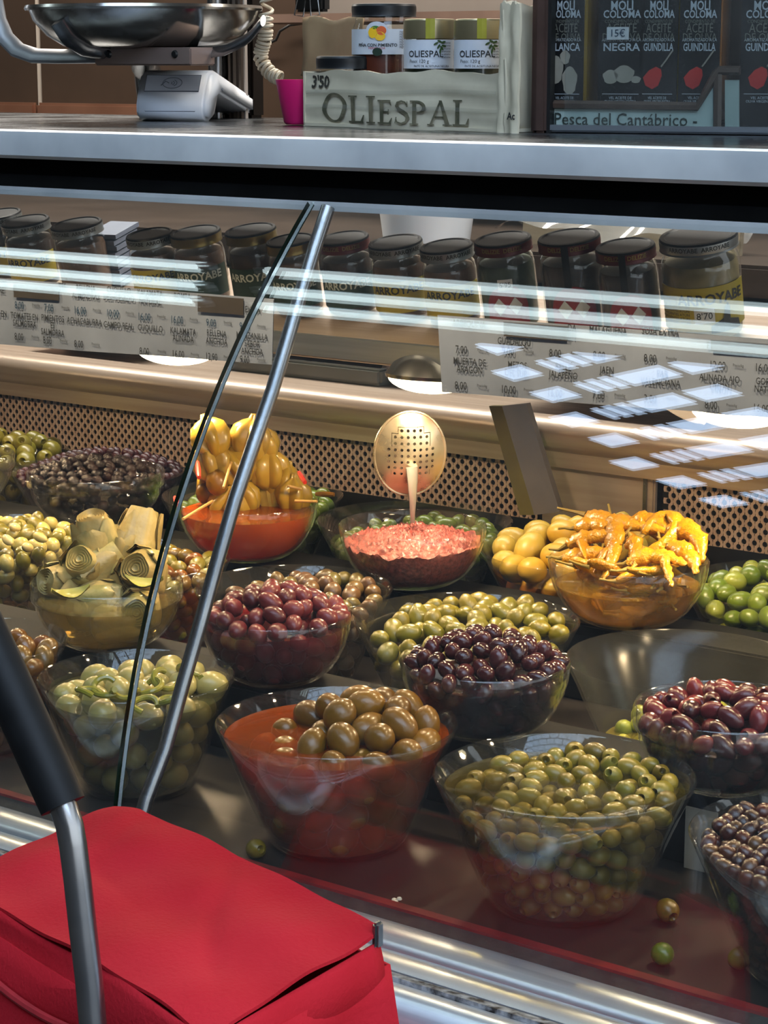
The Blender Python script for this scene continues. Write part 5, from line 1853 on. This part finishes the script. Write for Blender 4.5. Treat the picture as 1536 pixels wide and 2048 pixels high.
def serif_word(word, x0, z0, hgt_, mapf):
    mb = MB()
    x = x0

    def poly(pts):
        mb.add([mapf(x + p[0] * hgt_, z0 + p[1] * hgt_) for p in pts], [tuple(range(len(pts)))])
    for ch, hs in word:
        sv = hgt_
        hgt_ = hgt_ * hs
        st_, adv = strokes(ch)
        for s_ in st_:
            if s_[0] == 'r':
                poly([(s_[1], s_[2]), (s_[3], s_[2]), (s_[3], s_[4]), (s_[1], s_[4])])
            elif s_[0] == 'p':
                poly(s_[1])
            elif s_[0] == 'ring':
                _, cx, cy_, rx, ry, T, t = s_
                n = 28
                for k in range(n):
                    a, b_ = 2 * math.pi * k / n, 2 * math.pi * (k + 1) / n
                    poly([(cx + rx * math.cos(a), cy_ + ry * math.sin(a)), (cx + rx * math.cos(b_), cy_ + ry * math.sin(b_)), (cx + (rx - T) * math.cos(b_), cy_ + (ry - t) * math.sin(b_)), (cx + (rx - T) * math.cos(a), cy_ + (ry - t) * math.sin(a))])
            elif s_[0] == 'bow':
                n = 14
                for k in range(n):
                    a, b_ = -math.pi / 2 + math.pi * k / n, -math.pi / 2 + math.pi * (k + 1) / n
                    q = lambda r1, r2, a: (.26 + r1 * math.cos(a), .73 + r2 * math.sin(a))
                    poly([q(.4, .27, a), q(.4, .27, b_), q(.25, .2, b_), q(.25, .2, a)])
            elif s_[0] == 's':
                cl = [(.52, .80), (.46, .92), (.30, .965), (.14, .90), (.09, .76), (.16, .62), (.32, .52), (.46, .42), (.54, .27), (.48, .10), (.30, .035), (.12, .09), (.05, .22)]
                wd = [.03, .03, .035, .05, .075, .085, .09, .085, .08, .05, .035, .03, .03]
                L_ = []
                for k in range(len(cl)):
                    a, b_ = cl[max(k - 1, 0)], cl[min(k + 1, len(cl) - 1)]
                    dx, dy = b_[0] - a[0], b_[1] - a[1]
                    ln_ = math.hypot(dx, dy)
                    nx_, ny_ = -dy / ln_, dx / ln_
                    L_.append(((cl[k][0] + nx_ * wd[k], cl[k][1] + ny_ * wd[k]), (cl[k][0] - nx_ * wd[k], cl[k][1] - ny_ * wd[k])))
                for k in range(len(cl) - 1):
                    poly([L_[k][0], L_[k + 1][0], L_[k + 1][1], L_[k][1]])
                poly([(.50, .72), (.56, .72), (.56, .96), (.53, .96)])
                poly([(.02, .04), (.05, .04), (.08, .30), (.03, .30)])
        x += adv * hgt_
        hgt_ = sv
    return mb


px2m = wbx / FPX
a1 = [random.Random(1).uniform(0, 6) for _ in range(4)]
rng1 = random.Random(1)
a1 = [rng1.uniform(0, 6) for _ in range(4)]
onfront = lambda x, z: (x, .0016 * math.sin(9 * x / CW + a1[0]) + .001 * math.sin(17 * z / FH + a1[1] + 8 * x / CW) - .0016, z)
hl_ = FH * .44
xs = CW * .10
tot = sum(strokes(c)[1] * s for c, s in (('O', 1.2), ('L', 1.1), ('I', 1.1), ('E', .95), ('S', .95), ('P', .95), ('A', .95), ('L', 1.0)))
fit = CW * .755 / (tot * hl_)
sqf = lambda x, z: onfront(xs + (x - xs) * fit, z)
put('printed_name', serif_word((('O', 1.2), ('L', 1.1), ('I', 1.1), ('E', .95), ('S', .95), ('P', .95), ('A', .95), ('L', 1.0)), xs, FH * .09, hl_, sqf), mat('faded_print', '4a4a38', '77705a', .8, 0, 60), fp, smooth=False)
lettering([("3'50", CW * .095, FH * .80, FH * .30, .03)], mat('marker_ink', '2c2a24', rough=.7), fp, onfront, 'marker_price')
lettering([('Ac', CW + .018, FH * .28, FH * .17, .02)], M['ink'], box, lambda x, y: (x, -.0042, y), 'side_lettering')
# clear packing tape across the print
tpz = MB()
for k, (za, sl2) in enumerate(((.36, .0), (.62, .05))):
    tpz.grid(lambda u, v: onfront(CW * (.02 + .96 * u), FH * (za + .10 * (v - .5) + sl2 * u) + .001 * math.sin(11 * u))[:1] + (onfront(CW * u, FH * za)[1] - .0008, FH * (za + .07 * (v - .5) + sl2 * u) + .001 * math.sin(11 * u)), 24, 2)
put('clear_tape', tpz, clear('packing_tape', (.97, .97, .95), 2.2, 1.5, .12, .08, (.8, .8, .76)), fp)
# jars in the carton
Mbox = Matrix.Translation((c0.x, c0.y, CT)) @ Matrix.Rotation(ang, 4, 'Z')


def in_box(x, y):
    return Mbox @ Vector((x, y, .006))


jb = dict(jam=mat('jam', '3a140c', '57210f', .4, 0, 30), green=mat('green_pate', '141c10', '1c2616', .4, 0, 30))
fillm['jam'] = jb['jam']
fillm['gpate'] = jb['green']
labm['box_white'] = mat('small_white_label', 'c3cbd8', 'd0d6e0', .5)
lidm['palegold'] = mat('pale_gold_lid', '9a8f70', 'ada281', .32, .7, 14)
hj = 1.0


def jtop(px, py, y):
    P_ = onP(px, py, tuple(in_box(0, y)), tuple(Mbox.to_3x3() @ Vector((0, 1, 0))))
    return (Mbox.inverted() @ P_)


rf_ = [jtop(*p_, .11) for p_ in ((604, 152), (720, 152), (719, 38), (597, 36))]
put('rear_flap', MB().grid(lambda u, v: tuple(rf_[0].lerp(rf_[1], u).lerp(rf_[3].lerp(rf_[2], u), v) + Vector((.003 * math.sin(5 * v), .004 * math.sin(6 * u) + .012 * v, .003 * math.sin(9 * u) * v))), 10, 10), M['cardboard_brown'], box).modifiers.new('thick', 'SOLIDIFY').thickness = .003
q = jtop(692, 112, .045)
t = thing('short_jar', 'short jar with a wide black lid in the left front of the carton', 'jar', in_box(q.x, .045), (0, 0, YAW))
jar(t, 63 * px2m * 1.04, q.z - .006, 'black', 'black', 'jam', None, [])
q = jtop(768, 8, .085)
t = thing('jam_jar', 'tall black lidded jam jar with a fruit label in the carton', 'jar', in_box(q.x, .085), (0, 0, YAW))
rj = 67 * px2m * 1.05
jh = q.z - .006
jz = lambda py, px=768, y=.085: jtop(px, py, y).z - .006
jar(t, rj, q.z - .006, 'black', 'black', 'jam', 'box_white', [([('PIÑA CON PIMIENTO', -.22, .36, .13, .02)], M['ink']), ([('MERMELADA', -.22, .24, .09, 0)], mat('red_ink', 'b03040', rough=.5)), ([('ingredientes', .72, .9 - .1 * k, .1, 0) for k in range(7)], M['ink'])], (jz(109) / (jh - .016), jz(59) / (jh - .016)))
zf = .006 + (q.z - .022) * .70
r_ = rj * .99
fr_ = lambda x, z, rr=r_: (rr * math.sin(x / rr), -rr * math.cos(x / rr), z)
cs = MB()


def disc(cx, cz, rx, rz_, d=0.):
    rr = r_ + .0008 + d
    mb = MB()
    for q_ in strip_cut([(cx + rx * math.cos(a), cz + rz_ * math.sin(a)) for a in np.linspace(0, 2 * math.pi, 20, endpoint=False)], rr * .16):
        mb.add([fr_(*p, rr) for p in q_], [tuple(range(len(q_)))])
    return mb


zl = q.z - .006 - .016
put('label_crest', disc(-.22 * rj, jz(62), .34 * rj, .26 * rj, 0), labm['box_white'], t)
for cx, cz, rx, rz_, m in ((-.34, 66, .14, .16, 'f0c020'), (-.08, 62, .15, .13, 'd8602a'), (-.12, 73, .16, .13, 'f0c028'), (-.26, 56, .12, .05, '3f7a30')):
    put('fruit_print', disc(cx * rj, jz(cz), rx * rj, rz_ * rj, .0006), mat('print_' + m, m, rough=.5), t)
put('round_mark', disc(-.2 * rj, jz(104), .15 * rj, .12 * rj, .0006), labm['dgreen'], t)
for px, words in ((860, 'gold lidded jar with white label, left of the pair in the carton'), (962, 'gold lidded jar with white label, right of the pair in the carton')):
    q = jtop(px, 38, .045)
    t = thing('paste_jar', words, 'jar', in_box(q.x, .045), (0, 0, YAW))
    rj = 53 * px2m * 1.03
    hh = q.z - .006
    jz = lambda py: jtop(px, py, .045).z - .006
    jar(t, rj, hh, 'palegold', 'palegold', 'gpate', 'box_white', [([('OLIESPAL', -.2, .50, .33, .01), ('Peso: 120 g', -.45, .25, .17, 0), ('PATÉ DE ACEITUNA NEGRA', .05, .08, .11, 0)], M['ink']), ([('aceitunas', .62, .9 - .1 * k, .11, 0) for k in range(6)], M['ink'])], (jz(137) / (hh - .016), jz(80) / (hh - .016)))
    skz = hh - .016
    put('gold_skirt', MB().lathe([(rj * .97, hh - .002), (rj * .985, hh - .02), (rj * .97, hh - .0235)], 32), lidm['palegold'], t)
    strip = [(-.18 * rj, hh), (.16 * rj, hh), (.16 * rj, jz(78)), (-.18 * rj, jz(78))]
    poly_on(t, strip, rj * 1.0, mat('olive_seal', '8f8c1c', 'a09c2a', .5), 'seal_strip')
    sp2 = MB()
    r2 = rj * .985 + .001
    for k, (dx, dz, an) in enumerate(((.2, .56, .5), (.34, .62, -.4), (.48, .6, .3), (.3, .48, 1.0), (.42, .44, -.9), (.36, .36, 1.4), (.5, .5, -.2))):
        pts = []
        for a in np.linspace(0, 2 * math.pi, 9, endpoint=False):
            u_, v_ = .1 * rj * math.cos(a), .04 * rj * math.sin(a)
            pts.append((dx * rj + u_ * math.cos(an) - v_ * math.sin(an), jz(92) + (dz - .5) * rj * 1.3 + u_ * math.sin(an) + v_ * math.cos(an)))
        sp2.add([((r2 + .0006) * math.sin(x / r2), -r2 * math.cos(x / r2), z) for x, z in pts], [tuple(range(9))])
    put('olive_sprig', sp2, mat('sprig_green', '2e4a20', rough=.5), t, smooth=False)

# ---------------------------------------------------------------- bottle cabinet at the upper right
k0, k1 = onZ(1078, 266, CT), onZ(1536, 272, CT)
kang = math.atan2(k1.y - k0.y, k1.x - k0.x)
cabn = thing('bottle_cabinet', 'small glass fronted cabinet with oil bottles on the counter at right', 'cabinet', (k0.x, k0.y, CT), (0, 0, kang))
KW = .62
wk = float(FWD @ (np.array(k0) - EYE))
pk2 = wk / FPX
wood = mat('aged_brown_metal', '4a3a35', '5c4842', .4, .4, 12)
KD = .16
put('base', MB().box((KW / 2 + .004, KD / 2 + .004, .004), (KW, KD, .006), bev=.002), M['steel'], cabn)
put('corner_post', MB().box((.002, .004, .2), (.015, .019, .4), bev=.003), wood, cabn)
put('corner_trim', MB().box((-.008, .012, .2), (.006, .02, .4), bev=.002), wood, cabn)
put('corner_trim', MB().box((.0115, .006, .2), (.004, .016, .4)), M['black'], cabn)
put('bottom_rail', MB().box((KW / 2, .003, .0065), (KW, .008, .006)), M['steel'], cabn)
put('front_glass', MB().box((KW / 2 + .02, .002, .2), (KW - .02, .003, .39)), M['cab_glass'], cabn)
put('back_board', MB().box((KW / 2, KD, .2), (KW, .006, .4)), mat('cabinet_back', '2e241f', '3a2e28', .6), cabn)
put('side_board', MB().box((KW, KD / 2, .2), (.006, KD, .4)), wood, cabn)
put('side_glass', MB().box((.001, KD / 2 + .012, .2), (.003, KD - .03, .38)), M['cab_glass'], cabn)
Kn = tuple(Matrix.Rotation(kang, 3, 'Z') @ Vector((0, 1, 0)))
Kinv = (Matrix.Translation((k0.x, k0.y, CT)) @ Matrix.Rotation(kang, 4, 'Z')).inverted()
Kf = Kinv.inverted()


def cabp(px, py, y):
    return Kinv @ onP(px, py, tuple(Kf @ Vector((0, y, 0))), Kn)


# shaped sign board standing inside
sy = .014
P_ = [cabp(*p, sy) for p in ((1098, 262), (1098, 214), (1392, 219), (1426, 166), (1426, 262))]
sign = thing('shop_sign', 'pale green lettered sign strip standing inside the bottle cabinet', 'sign', tuple(Kf @ Vector((0, 0, 0))), (0, 0, kang))
vs = [(p.x, sy, max(p.z, .008)) for p in P_]
mb = MB().add(vs + [(x, y + .003, z) for x, y, z in vs], [tuple(range(5)), tuple(range(5, 10))[::-1]] + [(i, (i + 1) % 5, 5 + (i + 1) % 5, 5 + i) for i in range(5)])
put('sign_board', mb, mat('sign_pale', '9db0ac', 'a9bab6', .5), sign, smooth=False)
mould = mat('brown_moulding', '43352d', '524239', .45)
P2 = [cabp(*p, sy - .002) for p in ((1100, 209), (1394, 213), (1432, 147), (1438, 141), (1480, 141))]
put('moulding', MB().tube([(p.x, sy - .001, p.z) for p in P2], .0052, 6), mould, sign, angle=.5)
P2 = [cabp(*p, sy - .002) for p in ((1436, 148), (1434, 264))]
put('moulding', MB().tube([(p.x, sy - .001, max(p.z, .008)) for p in P2], .005, 6), mould, sign)
c_ = [cabp(*p, sy) for p in ((1448, 160), (1476, 160), (1476, 262), (1448, 262))]
vs = [(p.x, sy + .004, max(p.z, .008)) for p in c_]
put('sign_return', MB().add(vs + [(x, y + .003, z) for x, y, z in vs], [(0, 1, 2, 3), (7, 6, 5, 4), (0, 4, 5, 1), (1, 5, 6, 2), (2, 6, 7, 3), (3, 7, 4, 0)]), mat('sign_pale_2', '8fa39f', '9aaca8', .5), sign, smooth=False)
pm = cabp(1250, 240, sy)
lettering([('Pesca del Cantábrico -', pm.x, pm.z, 34 * pk2, .004, fit_width('Pesca del Cantábrico -', 34 * pk2, .004, 292 * pk2))], mat('sign_ink', '24302c', rough=.5), sign, lambda x, y: (x, sy - .0012, y))
# oil bottles
oils = {c: clear('oil_' + c, lin(c)[:3], .8, 1.47, .03, .1, lin(c)[:3]) for c in ('8a6a10', '7a6418', '9a5a1a', '7a4018')}
blk = mat('black_label', '0d0e0f', '17181a', .45, 0, 20)
silver = mat('silver_print', 'a8b0b8', rough=.4)
gold = mat('grey_print_2', '6a6a62', rough=.5)
chili = mat('chili_red', 'a82020', 'b83028', .5)
garl = mat('garlic_print', '8a8478', '9c968a', .6)
BT = [(1130, 62, '8a6a10', 'BLANCA', 'garlic'), (1242, 84, '8a6a10', 'NEGRA', 'truffle'), (1316, 62, '7a6418', 'GUINDILLA', 'chili'), (1398, 66, '9a5a1a', 'GUINDILLA', 'chili'), (1528, 76, '7a4018', 'GUINDILLA', 'chili')]
WORDS = {'BLANCA': 'oil bottle with black label and white garlic picture, leftmost in the cabinet', 'NEGRA': 'oil bottle with a handwritten price tag on its black label',
         0: 'oil bottle with red chili picture, first right of the price tagged one', 1: 'oil bottle with red chili picture above the sign peak', 2: 'oil bottle with red chili picture beyond the sign at right edge'}
ci = 0
for k, (px, wpx, oc, kind, pic) in enumerate(BT):
    yb_ = .055
    pt = cabp(px, 100, yb_ - .03)
    zb = .012
    wv = WORDS[kind] if kind != 'GUINDILLA' else WORDS[ci]
    ci += kind == 'GUINDILLA'
    t = thing('oil_bottle', wv, 'bottle', tuple(Kf @ Vector((pt.x, yb_, zb))), (0, 0, kang), 'oil bottles in the cabinet')
    hw = .0265
    sq = lambda a, k_: 1 / max(abs(math.cos(a)), abs(math.sin(a))) ** .75
    put('glass_body', MB().lathe([(0, 0), (hw * .9, 0), (hw, .006), (hw, .20), (hw * .8, .225), (hw * .4, .25), (hw * .38, .30), (0, .30)], 32, Matrix.Rotation(0, 4, 'Z'), fr=sq), M['jar_glass'], t)
    put('oil', MB().lathe([(0, .004), (hw * .88, .004), (hw * .93, .01), (hw * .93, .20), (hw * .7, .22), (0, .225)], 28, fr=sq), mat('oil_' + str(k), oc, oc, .3), t)
    lw = wpx * pk2 / 2 / math.cos(.64) * .98
    lw = min(lw, hw * 1.02)
    zoff = CT + zb
    lb = put('label', MB().box((0, -hw - .0012, .115), (2 * lw, .002, .25)), blk, t, smooth=False)
    zz = lambda py: (Kf @ Vector((0, 0, 0))).z * 0 + cabp(px, py, yb_ - hw).z - zb
    fs = lambda x, y: (x, -hw - .0027, y)
    bs = pk2
    W_ = 2 * lw
    fw = lambda w_, y, sz, f, bd=0.: (w_, 0, zz(y), sz * bs, bd, fit_width(w_, sz * bs, bd, W_ * f))
    lettering([fw('MOLÍ', 12, 25, .5, .02), fw('COLOMA', 29, 21, .82, .02), fw(kind, 95, 21, .8, .02), fw('AROMATIZADO A LA', 80, 9, .86)], silver, lb, fs)
    lettering([fw('ACEITE', 57, 25, .66), fw('DE OLIVA', 75, 21, .84), fw('CONDIMENTO DE', 43, 9, .74)], gold, lb, fs)
    lettering([fw('VEL ACEITE DE', 196, 7.5, .5), fw('OLIVA VIRGEN EXTRA', 203, 7, .7)], silver, lb, fs)
    put('label_rule', MB().box((0, -hw - .0026, zz(188)), (lw * 1.6, .0004, .0006)), silver, lb, smooth=False)
    yy = -hw - .003
    if pic == 'chili':
        mb = MB()
        pts = [(-.013, .0), (-.010, -.009), (-.002, -.013), (.005, -.009), (.009, .002), (.008, .009), (.002, .012), (-.006, .008)]
        mb.add([(x - .004, yy, zz(155) + z) for x, z in pts], [tuple(range(8))])
        put('chili_print', mb, chili, lb, smooth=False)
        put('chili_stem', MB().tube([(.004, yy, zz(155) + .012), (.010, yy, zz(155) + .02), (.017, yy, zz(155) + .03)], .0009, 5), garl, lb)
    else:
        mb = MB()
        spots = ((-.011, .006, .009, .016), (.006, -.006, .009, .016), (.0, .02, .006, .008)) if pic == 'garlic' else ((-.012, -.002, .009, .008), (.004, .001, .012, .010), (.018, -.005, .006, .004))
        for cx, cz, rx, rz_ in spots:
            mb.add([(cx + rx * math.cos(a) * (1 + .12 * math.sin(5 * a)), yy - .0001, zz(150) + cz + rz_ * math.sin(a)) for a in np.linspace(0, 6.283, 16, endpoint=False)], [tuple(range(16))])
        put(pic + '_print', mb, garl, lb, smooth=False)
    if kind == 'NEGRA':
        tg = put('price_tag', MB().box((-.004, -hw - .0042, zz(67)), (36 * bs * 1.25, .001, 25 * bs), bev=.0004), labm['white'], t, smooth=False)
        lettering([('15€', -.004, zz(67), 20 * bs, 0)], M['inkblue'], tg, lambda x, y: (x, -hw - .0055, y))

# ---------------------------------------------------------------- red shopping trolley
ZB = .83
qa, qb = onZ(228, 1600, ZB), onZ(765, 1855, ZB)
qc, qd = onZ(415, 2040, ZB - .012), onZ(-150, 1778, ZB - .012)
# straighten into a box of the trolley's width and depth
ex_ = (qb - qa)
bw = ex_.length
ex_.normalize()
ey_ = (qc - qb)
bd = ey_.length
ey_.normalize()
bag = thing('shopping_trolley', 'red canvas shopping trolley with a steel and black handle in front of the case', 'shopping trolley', (qa.x, qa.y, 0))
O = Vector((qa.x, qa.y, 0))


def P3(u, v, z):
    return Vector((qa.x, qa.y, 0)) + ex_ * (u * bw) + ey_ * (v * bd) + Vector((0, 0, z)) - O


def flap(u, v):
    z = ZB + .010 * math.sin(math.pi * u) * .6 - .010 * v * v + .0016 * math.sin(7 * u + 3 * v) + .0016 * math.sin(13 * v - 4 * u) + .0012 * math.sin(21 * u + 9 * v)
    for cu_, cv_, an_, am_ in ((.62, .30, .9, .0022), (.35, .55, .25, .0016), (.78, .62, .7, .002), (.2, .25, 1.2, .0014)):   # soft creases
        d_ = (u - cu_) * math.sin(an_) * 1.8 - (v - cv_) * math.cos(an_)
        l_ = (u - cu_) * math.cos(an_) * 1.8 + (v - cv_) * math.sin(an_)
        z -= am_ * math.exp(-(d_ / .035) ** 2 - (l_ / .28) ** 2)
    z += -.006 * max(0, 1 - u * 9) - .004 * max(0, 1 - (1 - u) * 8)
    return P3(u, v, z)


g = MB().grid(flap, 44, 30)
m = len(g.v)
g.v += [(x, y, z - .003) for x, y, z in g.v]
g.f += [tuple(k + m for k in f)[::-1] for f in g.f]
nu = 45
for i in range(44):
    g.f += [(i, i + 1, i + 1 + m, i + m), (30 * nu + i, 30 * nu + i + m, 30 * nu + i + 1 + m, 30 * nu + i + 1)]
for j in range(30):
    g.f += [(j * nu, j * nu + m, (j + 1) * nu + m, (j + 1) * nu), (j * nu + 44, (j + 1) * nu + 44, (j + 1) * nu + 44 + m, j * nu + 44 + m)]
put('top_flap', g, M['red_cloth'], bag, angle=1.0)


def drop(u, v):   # front valance of the flap
    return P3(u, 1.0 + .06 * math.sin(v * 1.4) + .012 * math.sin(9 * u + 5 * v), ZB - .011 - .055 * v + .003 * math.sin(11 * u))


put('flap_front', MB().grid(drop, 40, 8), M['red_cloth'], bag).modifiers.new('thick', 'SOLIDIFY').thickness = .003
put('flap_binding', MB().tube([drop(u, 1.0) for u in np.linspace(0, 1, 30)], .004, 8), M['red_trim'], bag)
put('corner_fold', MB().grid(lambda u, v: P3(1.0 + .018 * math.sin(math.pi * v) - .0 * u, .02 + .98 * u, ZB - .010 - .05 * v * (1 - .25 * u) - .006 * u), 16, 8), M['red_cloth'], bag).modifiers.new('thick', 'SOLIDIFY').thickness = .003


def body(u, z):
    """walk round the bag body; slight bulge"""
    t = (u % 1) * 4
    k = int(t) % 4
    f = t - int(t)
    a, b_ = [((0, 0), (1, 0)), ((1, 0), (1, 1)), ((1, 1), (0, 1)), ((0, 1), (0, 0))][k]
    uu, vv = a[0] + (b_[0] - a[0]) * f, a[1] + (b_[1] - a[1]) * f
    s_ = .02 + .15 * math.sin(math.pi * min(1, (ZB - z) / .62)) ** .8
    uu = .5 + (uu - .5) * (1 + s_ * .5 * (1 + .5 * math.sin(9 * f + z * 11)))
    vv = .5 + (vv - .5) * (1 + s_ * (1 + .5 * math.sin(7 * f + z * 13)))
    return P3(uu, vv, z)


put('bag_body', MB().grid(lambda u, v: body(u, .16 + (ZB - .03 - .16) * (1 - v)), 64, 24), M['red_cloth'], bag).modifiers.new('thick', 'SOLIDIFY').thickness = .003
put('bag_bottom', MB().add([P3(0, 0, .16), P3(1, 0, .16), P3(1, 1, .16), P3(0, 1, .16)], [(0, 1, 2, 3)]), M['red_trim'], bag, smooth=False)
cpn = P3(1.0, .03, ZB - .004)
put('flap_clip', MB().box(tuple(cpn), (.006, .010, .022), bev=.002), M['tube_steel'], bag)
put('flap_clip', MB().box(tuple(P3(.985, 1.03, ZB - .014)), (.014, .006, .008), bev=.002), M['tube_steel'], bag)
for u in (.1, .9):
    w0 = P3(u, .1, .07)
    for j, (rr, m_) in enumerate(((.07, 'black'), (.03, 'tube_steel'))):
        put('wheel' if j == 0 else 'hub', MB().lathe([(0, -.014), (rr, -.014), (rr, .014), (0, .014)], 28, Matrix.Translation(w0) @ Matrix.Rotation(math.atan2(ex_.y, ex_.x), 4, 'Z') @ Matrix.Rotation(math.pi / 2, 4, 'Y')), M[m_], bag)
put('axle', MB().tube([P3(.1, .1, .07), P3(.9, .1, .07)], .006, 8), M['tube_steel'], bag)
put('foot', MB().tube([P3(.5, .95, .16), P3(.5, 1.0, .0)], .009, 8), M['tube_steel'], bag)
# handle: steel tube up the near side, bent into the black grip
hY = (P3(.3, 1.0, 0) + O).y - .1
tubep = [onY(*q, hY) for q in ((192, 2120), (178, 1960), (166, 1860), (155, 1760), (146, 1690), (139, 1650), (128, 1618), (110, 1580), (70, 1495))]
low = tubep[0].copy()
low.z = .18
hpts = [p - O for p in [low] + tubep]
put('handle_tube', MB().tube(hpts, .0103, 16), M['tube_steel'], bag)
grip = [onY(*q, hY) - O for q in ((126, 1612), (90, 1530), (40, 1420), (-20, 1290), (-90, 1140))]
gp = put('grip', MB().tube(grip, [.0172, .0178, .0178, .0178, .0172], 18), M['grip'], bag)
put('handle_link', MB().tube([low - O, P3(.35, 1.0, .2)], .008, 8), M['tube_steel'], bag)
